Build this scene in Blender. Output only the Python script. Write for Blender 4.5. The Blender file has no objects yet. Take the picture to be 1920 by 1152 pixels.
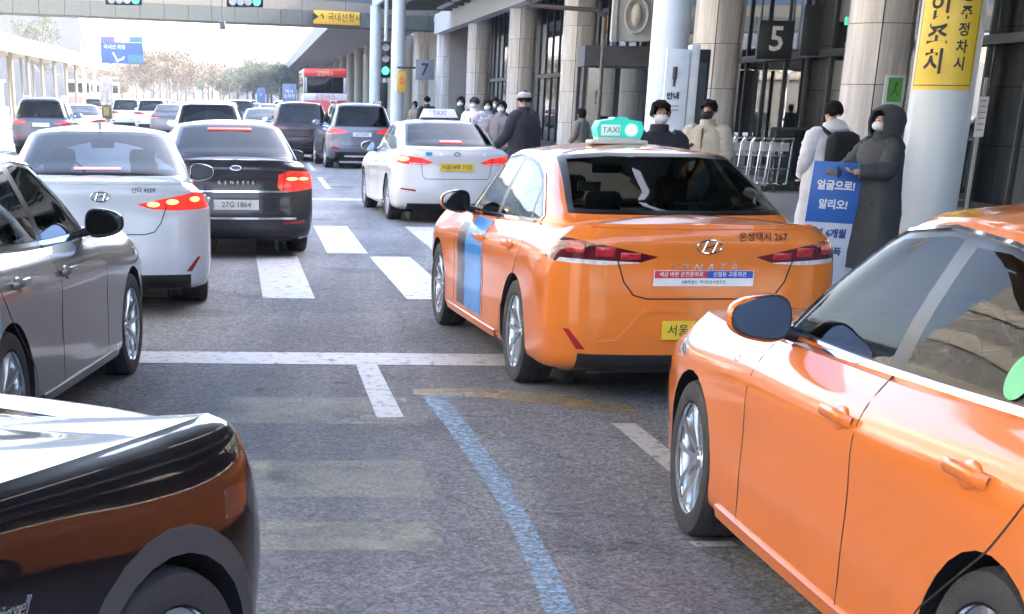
import bpy, bmesh, math, random
import numpy as np
from mathutils import Vector, Matrix, Euler
from mathutils.bvhtree import BVHTree
R = math.radians
random.seed(7)
SC = bpy.context.scene
COL = SC.collection

# ------------------------------------------------------------------ camera, sky, sun, exposure
cam_d = bpy.data.cameras.new('camera')
cam = bpy.data.objects.new('camera', cam_d); COL.objects.link(cam)
cam_d.sensor_fit = 'HORIZONTAL'; cam_d.sensor_width = 36.0
cam_d.lens = 2831.97 / 1920 * 36.0
cam_d.shift_x = 268.95 / 1920; cam_d.shift_y = 768.05 / 1920
cam_d.clip_start = 0.05; cam_d.clip_end = 5000
_p, _r = 0.3867, 0.0162
_f = Vector((0, math.cos(_p), -math.sin(_p))); _u = Vector((0, math.sin(_p), math.cos(_p))); _x = Vector((1, 0, 0))
_R = _x * math.cos(_r) + _u * math.sin(_r); _U = _u * math.cos(_r) - _x * math.sin(_r)
m = Matrix((_R, _U, -_f)).transposed().to_4x4(); m.translation = Vector((0, 0, 1.7331))
cam.matrix_world = m
SC.camera = cam

SUN_EL, SUN_AZ = 28.0, 64.0          # azimuth measured clockwise from +Y (looking up the road): the sun is behind the terminal on the right
world = bpy.data.worlds.new('World'); SC.world = world; world.use_nodes = True
wn = world.node_tree; wn.nodes.clear()
sky = wn.nodes.new('ShaderNodeTexSky'); sky.sky_type = 'NISHITA'; sky.sun_disc = False
sky.sun_elevation = R(SUN_EL); sky.sun_rotation = R(SUN_AZ)
sky.air_density = 0.8; sky.dust_density = 5.0; sky.ozone_density = 1.0
bg = wn.nodes.new('ShaderNodeBackground'); bg.inputs['Strength'].default_value = 0.15
wo = wn.nodes.new('ShaderNodeOutputWorld')
wn.links.new(sky.outputs[0], bg.inputs[0]); wn.links.new(bg.outputs[0], wo.inputs[0])
sun_d = bpy.data.lights.new('sun', 'SUN'); sun_d.energy = 2.0; sun_d.angle = R(0.5); sun_d.color = (1, 0.95, 0.86)
sun = bpy.data.objects.new('sun', sun_d); COL.objects.link(sun)
_a, _e = R(SUN_AZ), R(SUN_EL)
sdir = Vector((math.sin(_a) * math.cos(_e), math.cos(_a) * math.cos(_e), math.sin(_e)))
sun.rotation_euler = sdir.to_track_quat('Z', 'Y').to_euler()
SC.view_settings.view_transform = 'Standard'; SC.view_settings.look = 'None'
SC.view_settings.gamma = 1.0; SC.view_settings.use_curve_mapping = False
SC.view_settings.exposure = 3.8
SC.cycles.max_bounces = 8; SC.cycles.transparent_max_bounces = 16; SC.cycles.caustics_reflective = False; SC.cycles.caustics_refractive = False
SC.cycles.sample_clamp_indirect = 8.0; SC.cycles.use_denoising = True

# ------------------------------------------------------------------ materials
MATS = {}
def mat(name, col, rough=0.5, metal=0.0, coat=0.0, var=0.08, scale=6.0, bump=0.0, bscale=60.0, emit=None, estr=0.0, spec=0.5, inner=None, coords='Object'):
    if name in MATS: return MATS[name]
    m = bpy.data.materials.new(name); m.use_nodes = True; nt = m.node_tree
    b = nt.nodes['Principled BSDF']
    b.inputs['Roughness'].default_value = rough; b.inputs['Metallic'].default_value = metal
    b.inputs['Coat Weight'].default_value = coat; b.inputs['Coat IOR'].default_value = 1.45; b.inputs['Coat Roughness'].default_value = 0.03
    b.inputs['Specular IOR Level'].default_value = spec
    tc = nt.nodes.new('ShaderNodeTexCoord')
    no = nt.nodes.new('ShaderNodeTexNoise'); no.inputs['Scale'].default_value = scale; no.inputs['Detail'].default_value = 5
    nt.links.new(tc.outputs[coords], no.inputs['Vector'])
    rp = nt.nodes.new('ShaderNodeValToRGB')
    c = Vector(col[:3])
    rp.color_ramp.elements[0].position = 0.3; rp.color_ramp.elements[1].position = 0.7
    rp.color_ramp.elements[0].color = (*(c * (1 - var)), 1); rp.color_ramp.elements[1].color = (*[min(1, k * (1 + var)) for k in c], 1)
    nt.links.new(no.outputs['Fac'], rp.inputs['Fac'])
    out = rp.outputs['Color']
    if inner is not None:
        g = nt.nodes.new('ShaderNodeNewGeometry'); mx = nt.nodes.new('ShaderNodeMix'); mx.data_type = 'RGBA'
        mx.inputs['B'].default_value = (*inner, 1)
        nt.links.new(g.outputs['Backfacing'], mx.inputs['Factor']); nt.links.new(out, mx.inputs['A']); out = mx.outputs['Result']
    nt.links.new(out, b.inputs['Base Color'])
    if bump:
        n2 = nt.nodes.new('ShaderNodeTexNoise'); n2.inputs['Scale'].default_value = bscale; n2.inputs['Detail'].default_value = 6
        nt.links.new(tc.outputs[coords], n2.inputs['Vector'])
        bp = nt.nodes.new('ShaderNodeBump'); bp.inputs['Strength'].default_value = bump; bp.inputs['Distance'].default_value = 0.02
        nt.links.new(n2.outputs['Fac'], bp.inputs['Height']); nt.links.new(bp.outputs['Normal'], b.inputs['Normal'])
    if emit: b.inputs['Emission Color'].default_value = (*emit, 1); b.inputs['Emission Strength'].default_value = estr
    MATS[name] = m; return m

def paint(name, col, metal=0.0, rough=0.35, film=.14):
    m = mat(name, col, rough, metal, coat=1.0, var=0.02, scale=2.0, bump=0.012, bscale=3.0, inner=(0.03, 0.03, 0.03), spec=0.08)
    nt = m.node_tree; b = nt.nodes['Principled BSDF']; tc = nt.nodes.new('ShaderNodeTexCoord')       # thin road film: patchy gloss
    n = nt.nodes.new('ShaderNodeTexNoise'); n.inputs['Scale'].default_value = 5; n.inputs['Detail'].default_value = 8; n.inputs['Roughness'].default_value = .7
    nt.links.new(tc.outputs['Object'], n.inputs['Vector']); r = nt.nodes.new('ShaderNodeMapRange')
    r.inputs['From Min'].default_value = .35; r.inputs['From Max'].default_value = .7; r.inputs['To Min'].default_value = .03; r.inputs['To Max'].default_value = film
    nt.links.new(n.outputs['Fac'], r.inputs['Value']); nt.links.new(r.outputs[0], b.inputs['Coat Roughness']); return m

def glass(name, tint, refl=0.9, ior=1.5, ripple=0.03):
    m = bpy.data.materials.new(name); m.use_nodes = True; nt = m.node_tree; nt.nodes.clear()
    o = nt.nodes.new('ShaderNodeOutputMaterial'); t = nt.nodes.new('ShaderNodeBsdfTransparent'); t.inputs[0].default_value = (*tint, 1)
    g = nt.nodes.new('ShaderNodeBsdfGlossy'); g.inputs['Roughness'].default_value = 0.015; g.inputs[0].default_value = (refl, refl, refl, 1)
    tc = nt.nodes.new('ShaderNodeTexCoord'); n2 = nt.nodes.new('ShaderNodeTexNoise'); n2.inputs['Scale'].default_value = 1.6
    nt.links.new(tc.outputs['Object'], n2.inputs['Vector'])
    bp = nt.nodes.new('ShaderNodeBump'); bp.inputs['Strength'].default_value = ripple; bp.inputs['Distance'].default_value = 0.02
    nt.links.new(n2.outputs['Fac'], bp.inputs['Height']); nt.links.new(bp.outputs['Normal'], g.inputs['Normal'])
    fr = nt.nodes.new('ShaderNodeFresnel'); fr.inputs['IOR'].default_value = ior
    mx = nt.nodes.new('ShaderNodeMixShader')
    nt.links.new(fr.outputs[0], mx.inputs[0]); nt.links.new(t.outputs[0], mx.inputs[1]); nt.links.new(g.outputs[0], mx.inputs[2])
    nt.links.new(mx.outputs[0], o.inputs['Surface']); MATS[name] = m; return m

ORANGE = paint('orange_paint', (0.72, 0.195, 0.034))
WHITE = paint('white_paint', (0.60, 0.68, 0.77)); PEARL = paint('pearl_paint', (0.66, 0.66, 0.66))
SILVER = paint('warm_grey_paint', (0.185, 0.18, 0.165), 0.45, 0.38); BLACKP = paint('black_paint', (0.006, 0.006, 0.008), film=.045); DARKP = paint('dark_metallic_paint', (0.045, 0.045, 0.055), 0.5)
GREYP = paint('grey_blue_paint', (0.16, 0.17, 0.20), 0.5); NAVYP = paint('dark_slate_paint', (0.07, 0.085, 0.12), 0.5); MAROON = paint('dark_maroon_paint', (0.03, 0.012, 0.018), 0.2)
REDP = paint('red_paint', (0.62, 0.05, 0.04))
BLACK = mat('black_plastic', (0.018, 0.018, 0.02), 0.45, bump=0.1, bscale=200); CLAD = mat('grey_cladding_plastic', (0.055, 0.06, 0.065), 0.55, bump=0.15, bscale=150)
PIANO = mat('gloss_black_trim', (0.01, 0.01, 0.012), 0.3, spec=0.25)
SEAM = mat('panel_gap_black', (0.012, 0.01, 0.01), 0.9)
CHROME = mat('chrome', (0.82, 0.83, 0.85), 0.08, 1.0, var=0.02); ALLOY = mat('alloy_silver', (0.62, 0.64, 0.66), 0.25, 0.85, coat=0.4)
MIRRORG = mat('mirror_glass', (0.62, 0.68, 0.78), 0.03, 1.0, var=0.01)
TYRE = mat('tyre_rubber', (0.035, 0.035, 0.037), 0.75, bump=0.3, bscale=90); DISC = mat('brake_disc', (0.22, 0.21, 0.2), 0.4, 0.9)
TRIM = mat('cabin_trim', (0.045, 0.045, 0.048), 0.7, bump=0.1); SEATF = mat('seat_fabric', (0.07, 0.068, 0.066), 0.85, bump=0.2); HEADL = mat('headliner', (0.32, 0.31, 0.29), 0.9)
GLASS_C = glass('clear_window_glass', (0.40, 0.46, 0.44)); GLASS_W = glass('bright_window_glass', (.48, .54, .58), .6); GLASS_N = glass('green_window_glass', (.34, .42, .38), .36, ripple=.004); GLASS_T = glass('tinted_window_glass', (0.16, 0.19, 0.19)); GLASS_D = glass('dark_window_glass', (0.05, 0.055, 0.06), .5)
TAILR = mat('tail_lamp_red', (0.30, 0.012, 0.02), 0.12, coat=1.0, var=0.35, scale=14); TAILD = mat('tail_lamp_dark', (0.10, 0.008, 0.015), 0.12, coat=1.0, var=0.4, scale=10)
TAILW = mat('tail_lamp_clear', (0.62, 0.63, 0.66), 0.1, coat=1.0, var=0.25, scale=30)
TAILON = mat('tail_lamp_lit', (0.75, 0.03, 0.02), 0.2, coat=1.0, emit=(1.0, 0.04, 0.03), estr=0.05, var=0.3, scale=12)
BRAKEON = mat('brake_lamp_lit', (0.9, 0.05, 0.03), 0.3, emit=(1.0, 0.05, 0.03), estr=0.28); AMBER = mat('brake_lamp_hot', (1, 0.5, 0.2), 0.3, emit=(1.0, 0.42, 0.14), estr=0.22)
REFL = mat('reflector_red', (0.35, 0.01, 0.015), 0.15, coat=1.0)
HEADLAMP = mat('headlamp_lens', (0.5, 0.52, 0.55), 0.08, 0.4, coat=1.0, var=0.4, scale=20)
PL_Y = mat('plate_yellow', (0.75, 0.55, 0.04), 0.4, var=0.05); PL_W = mat('plate_white', (0.72, 0.73, 0.74), 0.4); INK = mat('black_ink', (0.015, 0.015, 0.015), 0.5); BLUEINK = mat('blue_ink', (0.03, 0.08, 0.40), 0.5); REDINK = mat('red_ink', (0.5, 0.03, 0.05), 0.5); WHITEINK = mat('white_ink', (0.85, 0.86, 0.86), 0.5)
STICK = mat('white_sticker', (0.75, 0.76, 0.78), 0.35); BLUEST = mat('blue_sticker', (0.06, 0.25, 0.50), 0.35); GREENST = mat('green_sticker', (0.03, 0.42, 0.16), 0.35)
DECALB = mat('blue_door_decal', (0.05, 0.30, 0.80), 0.25, coat=0.6, var=0.15, scale=3); DECALD = mat('dark_door_decal', (0.05, 0.045, 0.05), 0.3, coat=0.6, var=0.6, scale=9); WRAPW = mat('white_door_wrap', (0.7, 0.72, 0.74), 0.3, coat=0.6)
TAXIG = mat('taxi_lamp_green', (0.01, 0.42, 0.33), 0.3, emit=(0.02, 0.55, 0.45), estr=0.05); TAXIW = mat('taxi_lamp_white', (0.7, 0.85, 0.83), 0.3, emit=(0.5, 0.85, 0.8), estr=0.02); TAXIHOT = mat('taxi_lamp_lit_bulb', (0.5, 1, 0.9), 0.3, emit=(0.35, 1.0, 0.85), estr=0.22)
GREENL = mat('green_signal_lit', (0.05, 0.9, 0.6), 0.3, emit=(0.05, 1.0, 0.55), estr=0.30); DARKLENS = mat('signal_lens_unlit', (0.35, 0.36, 0.36), 0.3)

# ------------------------------------------------------------------ object helpers
def link(o, parent=None, loc=None, rot=None):
    COL.objects.link(o)
    if parent is not None: o.parent = parent
    if loc is not None: o.location = loc
    if rot is not None: o.rotation_euler = rot
    return o
def tag(o, label=None, cat=None, group=None, kind=None):
    if label: o['label'] = label
    if cat: o['category'] = cat
    if group: o['group'] = group
    if kind: o['kind'] = kind
    return o
def empty(name, loc=(0, 0, 0), rz=0.0, label=None, cat=None, group=None):
    o = bpy.data.objects.new(name, None); o.empty_display_size = 0.2
    link(o, None, loc, (0, 0, rz)); return tag(o, label, cat, group)
def mesh_obj(name, me, parent=None, material=None, loc=None, rot=None):
    o = bpy.data.objects.new(name, me)
    if material is not None:
        if len(me.materials) == 0: me.materials.append(material)
        if me.materials[0] != material:
            link(o, parent, loc, rot); o.material_slots[0].link = 'OBJECT'; o.material_slots[0].material = material; return o
    return link(o, parent, loc, rot)

class MB:
    """collects simple solids and links them as one mesh"""
    def __init__(s): s.bm = bmesh.new()
    def box(s, c, d, rz=0, rx=0, ry=0, bev=0.0):
        r = bmesh.ops.create_cube(s.bm, size=1.0)
        M = Matrix.Translation(c) @ Euler((rx, ry, rz)).to_matrix().to_4x4() @ Matrix.Diagonal((*d, 1))
        bmesh.ops.transform(s.bm, matrix=M, verts=r['verts'])
        if bev:
            es = list({e for v in r['verts'] for e in v.link_edges})
            bmesh.ops.bevel(s.bm, geom=es, offset=bev, segments=2, profile=0.5, affect='EDGES')
        return s
    def cyl(s, a, b, r1, r2=None, n=16, caps=True):
        a, b = Vector(a), Vector(b); r2 = r1 if r2 is None else r2
        L = (b - a).length
        r = bmesh.ops.create_cone(s.bm, cap_ends=caps, segments=n, radius1=r1, radius2=r2, depth=L)
        M = Matrix.Translation((a + b) / 2) @ (b - a).to_track_quat('Z', 'Y').to_matrix().to_4x4()
        bmesh.ops.transform(s.bm, matrix=M, verts=r['verts']); return s
    def sph(s, c, d, u=16, v=10, rot=None):
        r = bmesh.ops.create_uvsphere(s.bm, u_segments=u, v_segments=v, radius=1.0)
        M = Matrix.Translation(c) @ (rot.to_matrix().to_4x4() if rot else Matrix()) @ Matrix.Diagonal((*d, 1))
        bmesh.ops.transform(s.bm, matrix=M, verts=r['verts']); return s
    def lathe(s, prof, n=32, M=None, close=False):
        """prof: (radius, height) around Z"""
        rings = []
        for k in range(n):
            a = 2 * math.pi * k / n
            rings.append([s.bm.verts.new((r * math.cos(a), r * math.sin(a), z)) for r, z in prof])
        new = [v for rr in rings for v in rr]
        for k in range(n):
            A, B = rings[k], rings[(k + 1) % n]
            for j in range(len(prof) - 1 + (1 if close else 0)):
                j2 = (j + 1) % len(prof)
                try: s.bm.faces.new((A[j], B[j], B[j2], A[j2]))
                except ValueError: pass
        if M is not None: bmesh.ops.transform(s.bm, matrix=M, verts=new)
        return s
    def prism(s, pts, d, M=None, bev=0.0):
        """pts: xy outline, extruded 0..d in z, then M"""
        lo = [s.bm.verts.new((x, y, 0)) for x, y in pts]; hi = [s.bm.verts.new((x, y, d)) for x, y in pts]
        fs = [s.bm.faces.new(lo[::-1]), s.bm.faces.new(hi)]
        n = len(pts)
        for k in range(n): fs.append(s.bm.faces.new((lo[k], lo[(k + 1) % n], hi[(k + 1) % n], hi[k])))
        if bev:
            bmesh.ops.bevel(s.bm, geom=list(fs[1].edges), offset=bev, segments=2, profile=0.5, affect='EDGES')
        if M is not None:
            bmesh.ops.transform(s.bm, matrix=M, verts=list({v for v in s.bm.verts if v in set(lo + hi)} if not bev else [v for v in s.bm.verts]))
        return s
    def tube(s, pts, r, n=8):
        for a, b in zip(pts[:-1], pts[1:]): s.cyl(a, b, r, n=n)
        for p in pts[1:-1]: s.sph(p, (r, r, r), 8, 6)
        return s
    def mesh(s, name, smooth=40, weld=False):
        me = bpy.data.meshes.new(name)
        if weld: bmesh.ops.remove_doubles(s.bm, verts=s.bm.verts, dist=1e-5)
        bmesh.ops.recalc_face_normals(s.bm, faces=s.bm.faces)
        s.bm.to_mesh(me); s.bm.free()
        if smooth:
            for p in me.polygons: p.use_smooth = True
            me.set_sharp_from_angle(angle=R(smooth))
        return me
    def build(s, name, material, parent=None, loc=None, rot=None, smooth=40):
        me = s.mesh(name, smooth); me.materials.append(material)
        o = bpy.data.objects.new(name, me); return link(o, parent, loc, rot)

_TM = {}
def text_mesh(body, size=0.1, extrude=0.002, align='CENTER', spacing=1.0, shear=0.0, bold=0.0):
    key = (body, size, extrude, align, spacing, shear, bold)
    if key in _TM: return _TM[key]
    c = bpy.data.curves.new('text', 'FONT'); c.body = body; c.size = size; c.extrude = extrude; c.align_x = align; c.align_y = 'CENTER'
    c.space_character = spacing; c.shear = shear; c.resolution_u = 2; c.offset = bold
    o = bpy.data.objects.new('text', c); COL.objects.link(o)
    dg = bpy.context.evaluated_depsgraph_get(); dg.update()
    me = bpy.data.meshes.new_from_object(o.evaluated_get(dg)); me.materials.clear()
    bpy.data.objects.remove(o); bpy.data.curves.remove(c)
    _TM[key] = me; return me
def frame_matrix(pos, normal, up=(0, 0, 1)):
    n = Vector(normal).normalized(); u = Vector(up); u = (u - n * u.dot(n)).normalized(); x = u.cross(n)
    M = Matrix((x, u, n)).transposed().to_4x4(); M.translation = Vector(pos); return M
def text(name, body, size, pos, normal, material, parent=None, up=(0, 0, 1), **k):
    me = text_mesh(body, size, **k)
    o = mesh_obj(name, me, None, None)
    if len(me.materials) == 0: me.materials.append(material)
    o.material_slots[0].link = 'OBJECT'; o.material_slots[0].material = material
    if parent: o.parent = parent
    o.matrix_basis = frame_matrix(pos, normal, up); return o

# road frame: v = metres to the right of the road axis, u = metres along it, turned 4.3 degrees left of the view
TH = R(4.27)
def W(v, u, z=0.0): return Vector((v * math.cos(TH) - u * math.sin(TH), v * math.sin(TH) + u * math.cos(TH), z))
def rd(mb, v0, v1, u0, u1, z0, z1, **k):
    c = W((v0 + v1) / 2, (u0 + u1) / 2, (z0 + z1) / 2); mb.box(c, (abs(v1 - v0), abs(u1 - u0), abs(z1 - z0)), rz=TH, **k); return mb
def from_photo(px, Y, Z=0.0):
    """world point at forward distance Y that appears at picture column px (rule of thumb near eye height)"""
    return Vector(((px - 710) / 3058 * Y, Y, Z))

# ------------------------------------------------------------------ vehicle body surfaces
def catmull(P, n, sym=True):
    """P: (k,3) control points -> ((k-1)*n+1,3); ends mirrored across y=0 if sym else extended"""
    P = np.asarray(P, float)
    if sym:
        a = P[1].copy(); a[1] = -a[1]; b = P[-2].copy(); b[1] = -b[1]
    else:
        a = 2 * P[0] - P[1]; b = 2 * P[-1] - P[-2]
    Q = np.vstack([a, P, b]); out = []
    # centripetal-like: non uniform Catmull-Rom via hermite with chord lengths
    d = np.sqrt(np.linalg.norm(np.diff(Q, axis=0), axis=1)) + 1e-9
    for i in range(1, len(Q) - 2):
        p0, p1, p2, p3 = Q[i - 1], Q[i], Q[i + 1], Q[i + 2]; d0, d1, d2 = d[i - 1], d[i], d[i + 1]
        m1 = (p2 - p1) + d1 * ((p1 - p0) / d0 - (p2 - p0) / (d0 + d1))
        m2 = (p2 - p1) + d1 * ((p3 - p2) / d2 - (p3 - p1) / (d1 + d2))
        t = np.linspace(0, 1, n, endpoint=False)[:, None]
        out.append((2 * t**3 - 3 * t**2 + 1) * p1 + (t**3 - 2 * t**2 + t) * m1 + (-2 * t**3 + 3 * t**2) * p2 + (t**3 - t**2) * m2)
    return np.vstack(out + [Q[-2][None]])

class Soup:
    def __init__(s): s.P = []; s.N = []; s.polys = []   # polys: (part, [idx])
    def grid(s, G, part, flip=True):
        """G: (rows, cols, 3); left half (y>=0); adds it and its mirror image"""
        G = np.asarray(G); r, c, _ = G.shape
        du = np.gradient(G, axis=1); dv = np.gradient(G, axis=0)
        # symmetric ends: tangent along columns at y=0 is purely along y
        for j in (0, c - 1):
            if np.all(np.abs(G[:, j, 1]) < 1e-6): du[:, j, 0] = 0; du[:, j, 2] = 0
        N = np.cross(du, dv); L = np.linalg.norm(N, axis=2, keepdims=True); N = N / np.maximum(L, 1e-12)
        if flip: N = -N
        for sy in (1, -1):
            base = len(s.P)
            for i in range(r):
                for j in range(c):
                    s.P.append(Vector((G[i, j, 0], sy * G[i, j, 1], G[i, j, 2])))
                    s.N.append(Vector((N[i, j, 0], sy * N[i, j, 1], N[i, j, 2])))
            for i in range(r - 1):
                for j in range(c - 1):
                    q = [base + i * c + j, base + i * c + j + 1, base + (i + 1) * c + j + 1, base + (i + 1) * c + j]
                    if (sy < 0) != flip: q = q[::-1]
                    s.polys.append([part, q])
    def cut(s, frm, to, planes):
        """polygons of parts `frm` inside all planes (n, d: n.p <= d) become part `to` (None deletes)"""
        frm = (frm,) if isinstance(frm, str) else frm
        A = np.array([[*n, -d] for n, d in planes], float)
        Pn = np.array([tuple(p) for p in s.P]); D = Pn @ A[:, :3].T + A[:, 3]
        cache = {}; out = []
        planes = [(Vector(n), d) for n, d in planes]
        nd = {}
        def dist(i, k):
            if i < len(D): return D[i, k]
            key = (i, k)
            if key not in nd: nd[key] = planes[k][0].dot(s.P[i]) - planes[k][1]
            return nd[key]
        for part, q in s.polys:
            if part not in frm: out.append([part, q]); continue
            dd = D[q]
            if (dd.min(axis=0) > -1e-7).any(): out.append([part, q]); continue
            if (dd <= 1e-7).all():
                if to is not None: out.append([to, q])
                continue
            cur = q
            for k in range(len(planes)):
                ins, outs = [], []; n = len(cur)
                for a in range(n):
                    i, j = cur[a], cur[(a + 1) % n]; di, dj = dist(i, k), dist(j, k)
                    if di <= 1e-7: ins.append(i)
                    if di >= -1e-7: outs.append(i)
                    if (di > 1e-7 and dj < -1e-7) or (di < -1e-7 and dj > 1e-7):
                        key = (min(i, j), max(i, j), k)
                        if key not in cache:
                            a_, b_ = key[0], key[1]; da, db = dist(a_, k), dist(b_, k); t = da / (da - db)
                            s.P.append(s.P[a_].lerp(s.P[b_], t)); s.N.append(s.N[a_].lerp(s.N[b_], t).normalized())
                            cache[key] = len(s.P) - 1
                        ins.append(cache[key]); outs.append(cache[key])
                if len(outs) >= 3 and any(dist(i, k) > 1e-7 for i in outs): out.append([part, outs])
                cur = ins
                if len(cur) < 3 or not any(dist(i, k) < -1e-7 for i in cur): cur = None; break
            if cur is not None and to is not None: out.append([to, cur])
        s.polys = out
    def mesh(s, part, name):
        idx = {}; V = []; NN = []; F = []
        for p, q in s.polys:
            if p != part: continue
            f = []
            for i in q:
                if i not in idx: idx[i] = len(V); V.append(s.P[i]); NN.append(s.N[i])
                if not f or f[-1] != idx[i]: f.append(idx[i])
            if len(set(f)) >= 3: F.append(f)
        if not F: return None
        me = bpy.data.meshes.new(name); me.from_pydata(V, [], F)
        for p in me.polygons: p.use_smooth = True
        me.validate(clean_customdata=False)
        if len(me.vertices) == len(NN): me.normals_split_custom_set_from_vertices([tuple(n) if n.length > .5 else (0, 0, 1) for n in NN])
        return me
    def bvh(s, skip=()):
        F = [q for p, q in s.polys if p not in skip]
        return BVHTree.FromPolygons([tuple(p) for p in s.P], F)

def poly_planes(pts, axes, extra=()):
    """convex outline in the plane of two axes ('xz','yz','xy') -> planes"""
    ia, ib = 'xyz'.index(axes[0]), 'xyz'.index(axes[1])
    area = sum(pts[k][0] * pts[(k + 1) % len(pts)][1] - pts[(k + 1) % len(pts)][0] * pts[k][1] for k in range(len(pts)))
    if area < 0: pts = pts[::-1]
    out = []
    for k in range(len(pts)):
        a, b = pts[k], pts[(k + 1) % len(pts)]; ex, ey = b[0] - a[0], b[1] - a[1]; L = math.hypot(ex, ey)
        n = [0, 0, 0]; n[ia] = ey / L; n[ib] = -ex / L
        out.append((tuple(n), n[ia] * a[0] + n[ib] * a[1]))
    return out + list(extra)
YP, YN = ((0, -1, 0), -0.30), ((0, 1, 0), -0.30)
def mir(pts): return [(-a, b) for a, b in pts]
def circle_pts(cx, cz, r, n=28, sx=1.0): return [(cx + sx * r * math.cos(2 * math.pi * k / n), cz + r * math.sin(2 * math.pi * k / n)) for k in range(n)]

def interp(xs, ys, x): return float(np.interp(x, xs, ys))

# ---- body styles. rows of the tub: (xr, rb, wr, wm, wf, xf, fb, z rear, z side rear, z mid, z side front, z front)
SEDAN = dict(
    tub=[(-.95, .22, .80, .80, .80, 3.55, .45, .21, .19, .17, .19, .20),
         (-1.055, .24, .885, .905, .89, 3.66, .50, .27, .24, .20, .22, .23),
         (-1.095, .25, .918, .925, .915, 3.745, .52, .42, .40, .38, .40, .42),
         (-1.085, .25, .925, .926, .925, 3.755, .52, .64, .62, .60, .58, .58),
         (-1.070, .25, .922, .930, .915, 3.72, .55, .86, .85, .80, .755, .70),
         (-1.080, .25, .885, .897, .872, 3.62, .60, 1.00, .955, .885, .835, .78),
         (-1.050, .27, .800, .838, .800, 3.48, .62, 1.088, 1.03, .962, .905, .82)],
    centre=[(-1.05, 1.092), (-.6, 1.115), (0, 1.1), (2, 1.01), (2.4, 1.0), (2.9, .955), (3.3, .885), (3.48, .825)],
    g0=[(-.62, 0, 1.10), (-.60, .34, 1.10), (-.56, .58, 1.085), (-.52, .70, 1.06), (-.36, .775, 1.03), (.15, .812, 1.0), (.7, .828, .975), (1.25, .828, .958), (1.75, .820, .945), (2.09, .80, .935), (2.22, .755, .94), (2.33, .63, .955), (2.43, .43, .97), (2.50, .2, .985), (2.53, 0, .99)],
    g3=[(.24, 0, 1.455), (.245, .29, 1.45), (.27, .49, 1.435), (.32, .585, 1.41), (.44, .615, 1.40), (.62, .628, 1.405), (.78, .632, 1.41), (.92, .632, 1.41), (1.12, .635, 1.412), (1.32, .645, 1.40), (1.43, .625, 1.395), (1.50, .53, 1.408), (1.55, .36, 1.42), (1.58, .18, 1.43), (1.59, 0, 1.432)],
    roofz=[(.24, 1.455), (.6, 1.476), (1.0, 1.484), (1.35, 1.468), (1.59, 1.436)], bulge=.028,
    dlo=[(2.05, .980), (1.92, 1.095), (1.78, 1.205), (1.62, 1.305), (1.43, 1.375), (1.12, 1.408), (.70, 1.392), (.48, 1.365), (.25, 1.30), (.02, 1.185), (-.17, 1.075), (-.13, 1.045), (.5, 1.02), (1.2, .995)],
    windows=[[(1.98, .996), (1.87, 1.095), (1.74, 1.195), (1.59, 1.285), (1.41, 1.350), (1.12, 1.384), (1.01, 1.384), (1.04, 1.012), (1.4, 1.0)],
             [(.93, 1.018), (.91, 1.368), (.70, 1.368), (.50, 1.342), (.30, 1.285), (.185, 1.235), (.12, 1.045), (.5, 1.03)],
             [(.135, 1.21), (.075, 1.05), (-.11, 1.062), (-.1, 1.08), (.02, 1.15)]],
    rear_glass=[(-.66, 1.135), (.66, 1.135), (.555, 1.405), (.3, 1.425), (-.3, 1.425), (-.555, 1.405)],
    windscreen=[(-.72, 1.00), (.72, 1.00), (.59, 1.385), (.2, 1.405), (-.2, 1.405), (-.59, 1.385)],
    front_door=[[(2.03, .27), (2.05, .93), (.985, .99), (.96, .27)]],
    rear_door=[[(.96, .27), (.985, .99), (.42, 1.01), (.42, .27)], [(.42, .40), (.42, 1.01), (-.20, 1.03), (-.02, .74), (.22, .52)]],
    seams=[[(.985, .99), (.97, .70), (.955, .27)], [(2.03, .25), (2.045, .6), (2.03, .93)], [(-.16, 1.03), (-.10, .86), (.06, .68), (.28, .52), (.40, .40), (.42, .27)], [(.42, .265), (2.03, .245)]],
    handles=[(1.12, .835), (.20, .865)],
    tail=[[(.30, .905), (.55, .955), (.80, 1.000), (.90, 1.005), (.97, .97), (.97, .90), (.88, .865), (.62, .855), (.42, .868)]],
    tail_x=-.74, tail_clear=[(.40, .872), (.62, .880), (.86, .888), (.88, .86), (.62, .848), (.42, .862)],
    trunk=[(.62, 1.095), (.55, .90), (.50, .76), (.44, .685), (.36, .665), (-.36, .665), (-.44, .685), (-.50, .76), (-.55, .90), (-.62, 1.095)],
    valance=.335, reflectors=[(.70, .36), (.80, .48), (.83, .48), (.75, .36)],
    arches=[(0, .335, .372), (2.8, .335, .372)], wheels=(0, 2.8), wr=.333, plate=(0, .50), emblem=(0, .965),
    head=[(.50, .68), (.60, .62), (.84, .66), (.93, .76), (.93, .82), (.80, .80)], grille=[(-.42, .30), (.42, .30), (.55, .66), (-.55, .66)], mirror=(1.90, .995), seat_z=.0, rearx=-1.08)

def scale_rows(rows, f): return [f(list(r)) for r in rows]
def variant(base, **kw):
    d = dict(base); d.update(kw); return d
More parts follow.
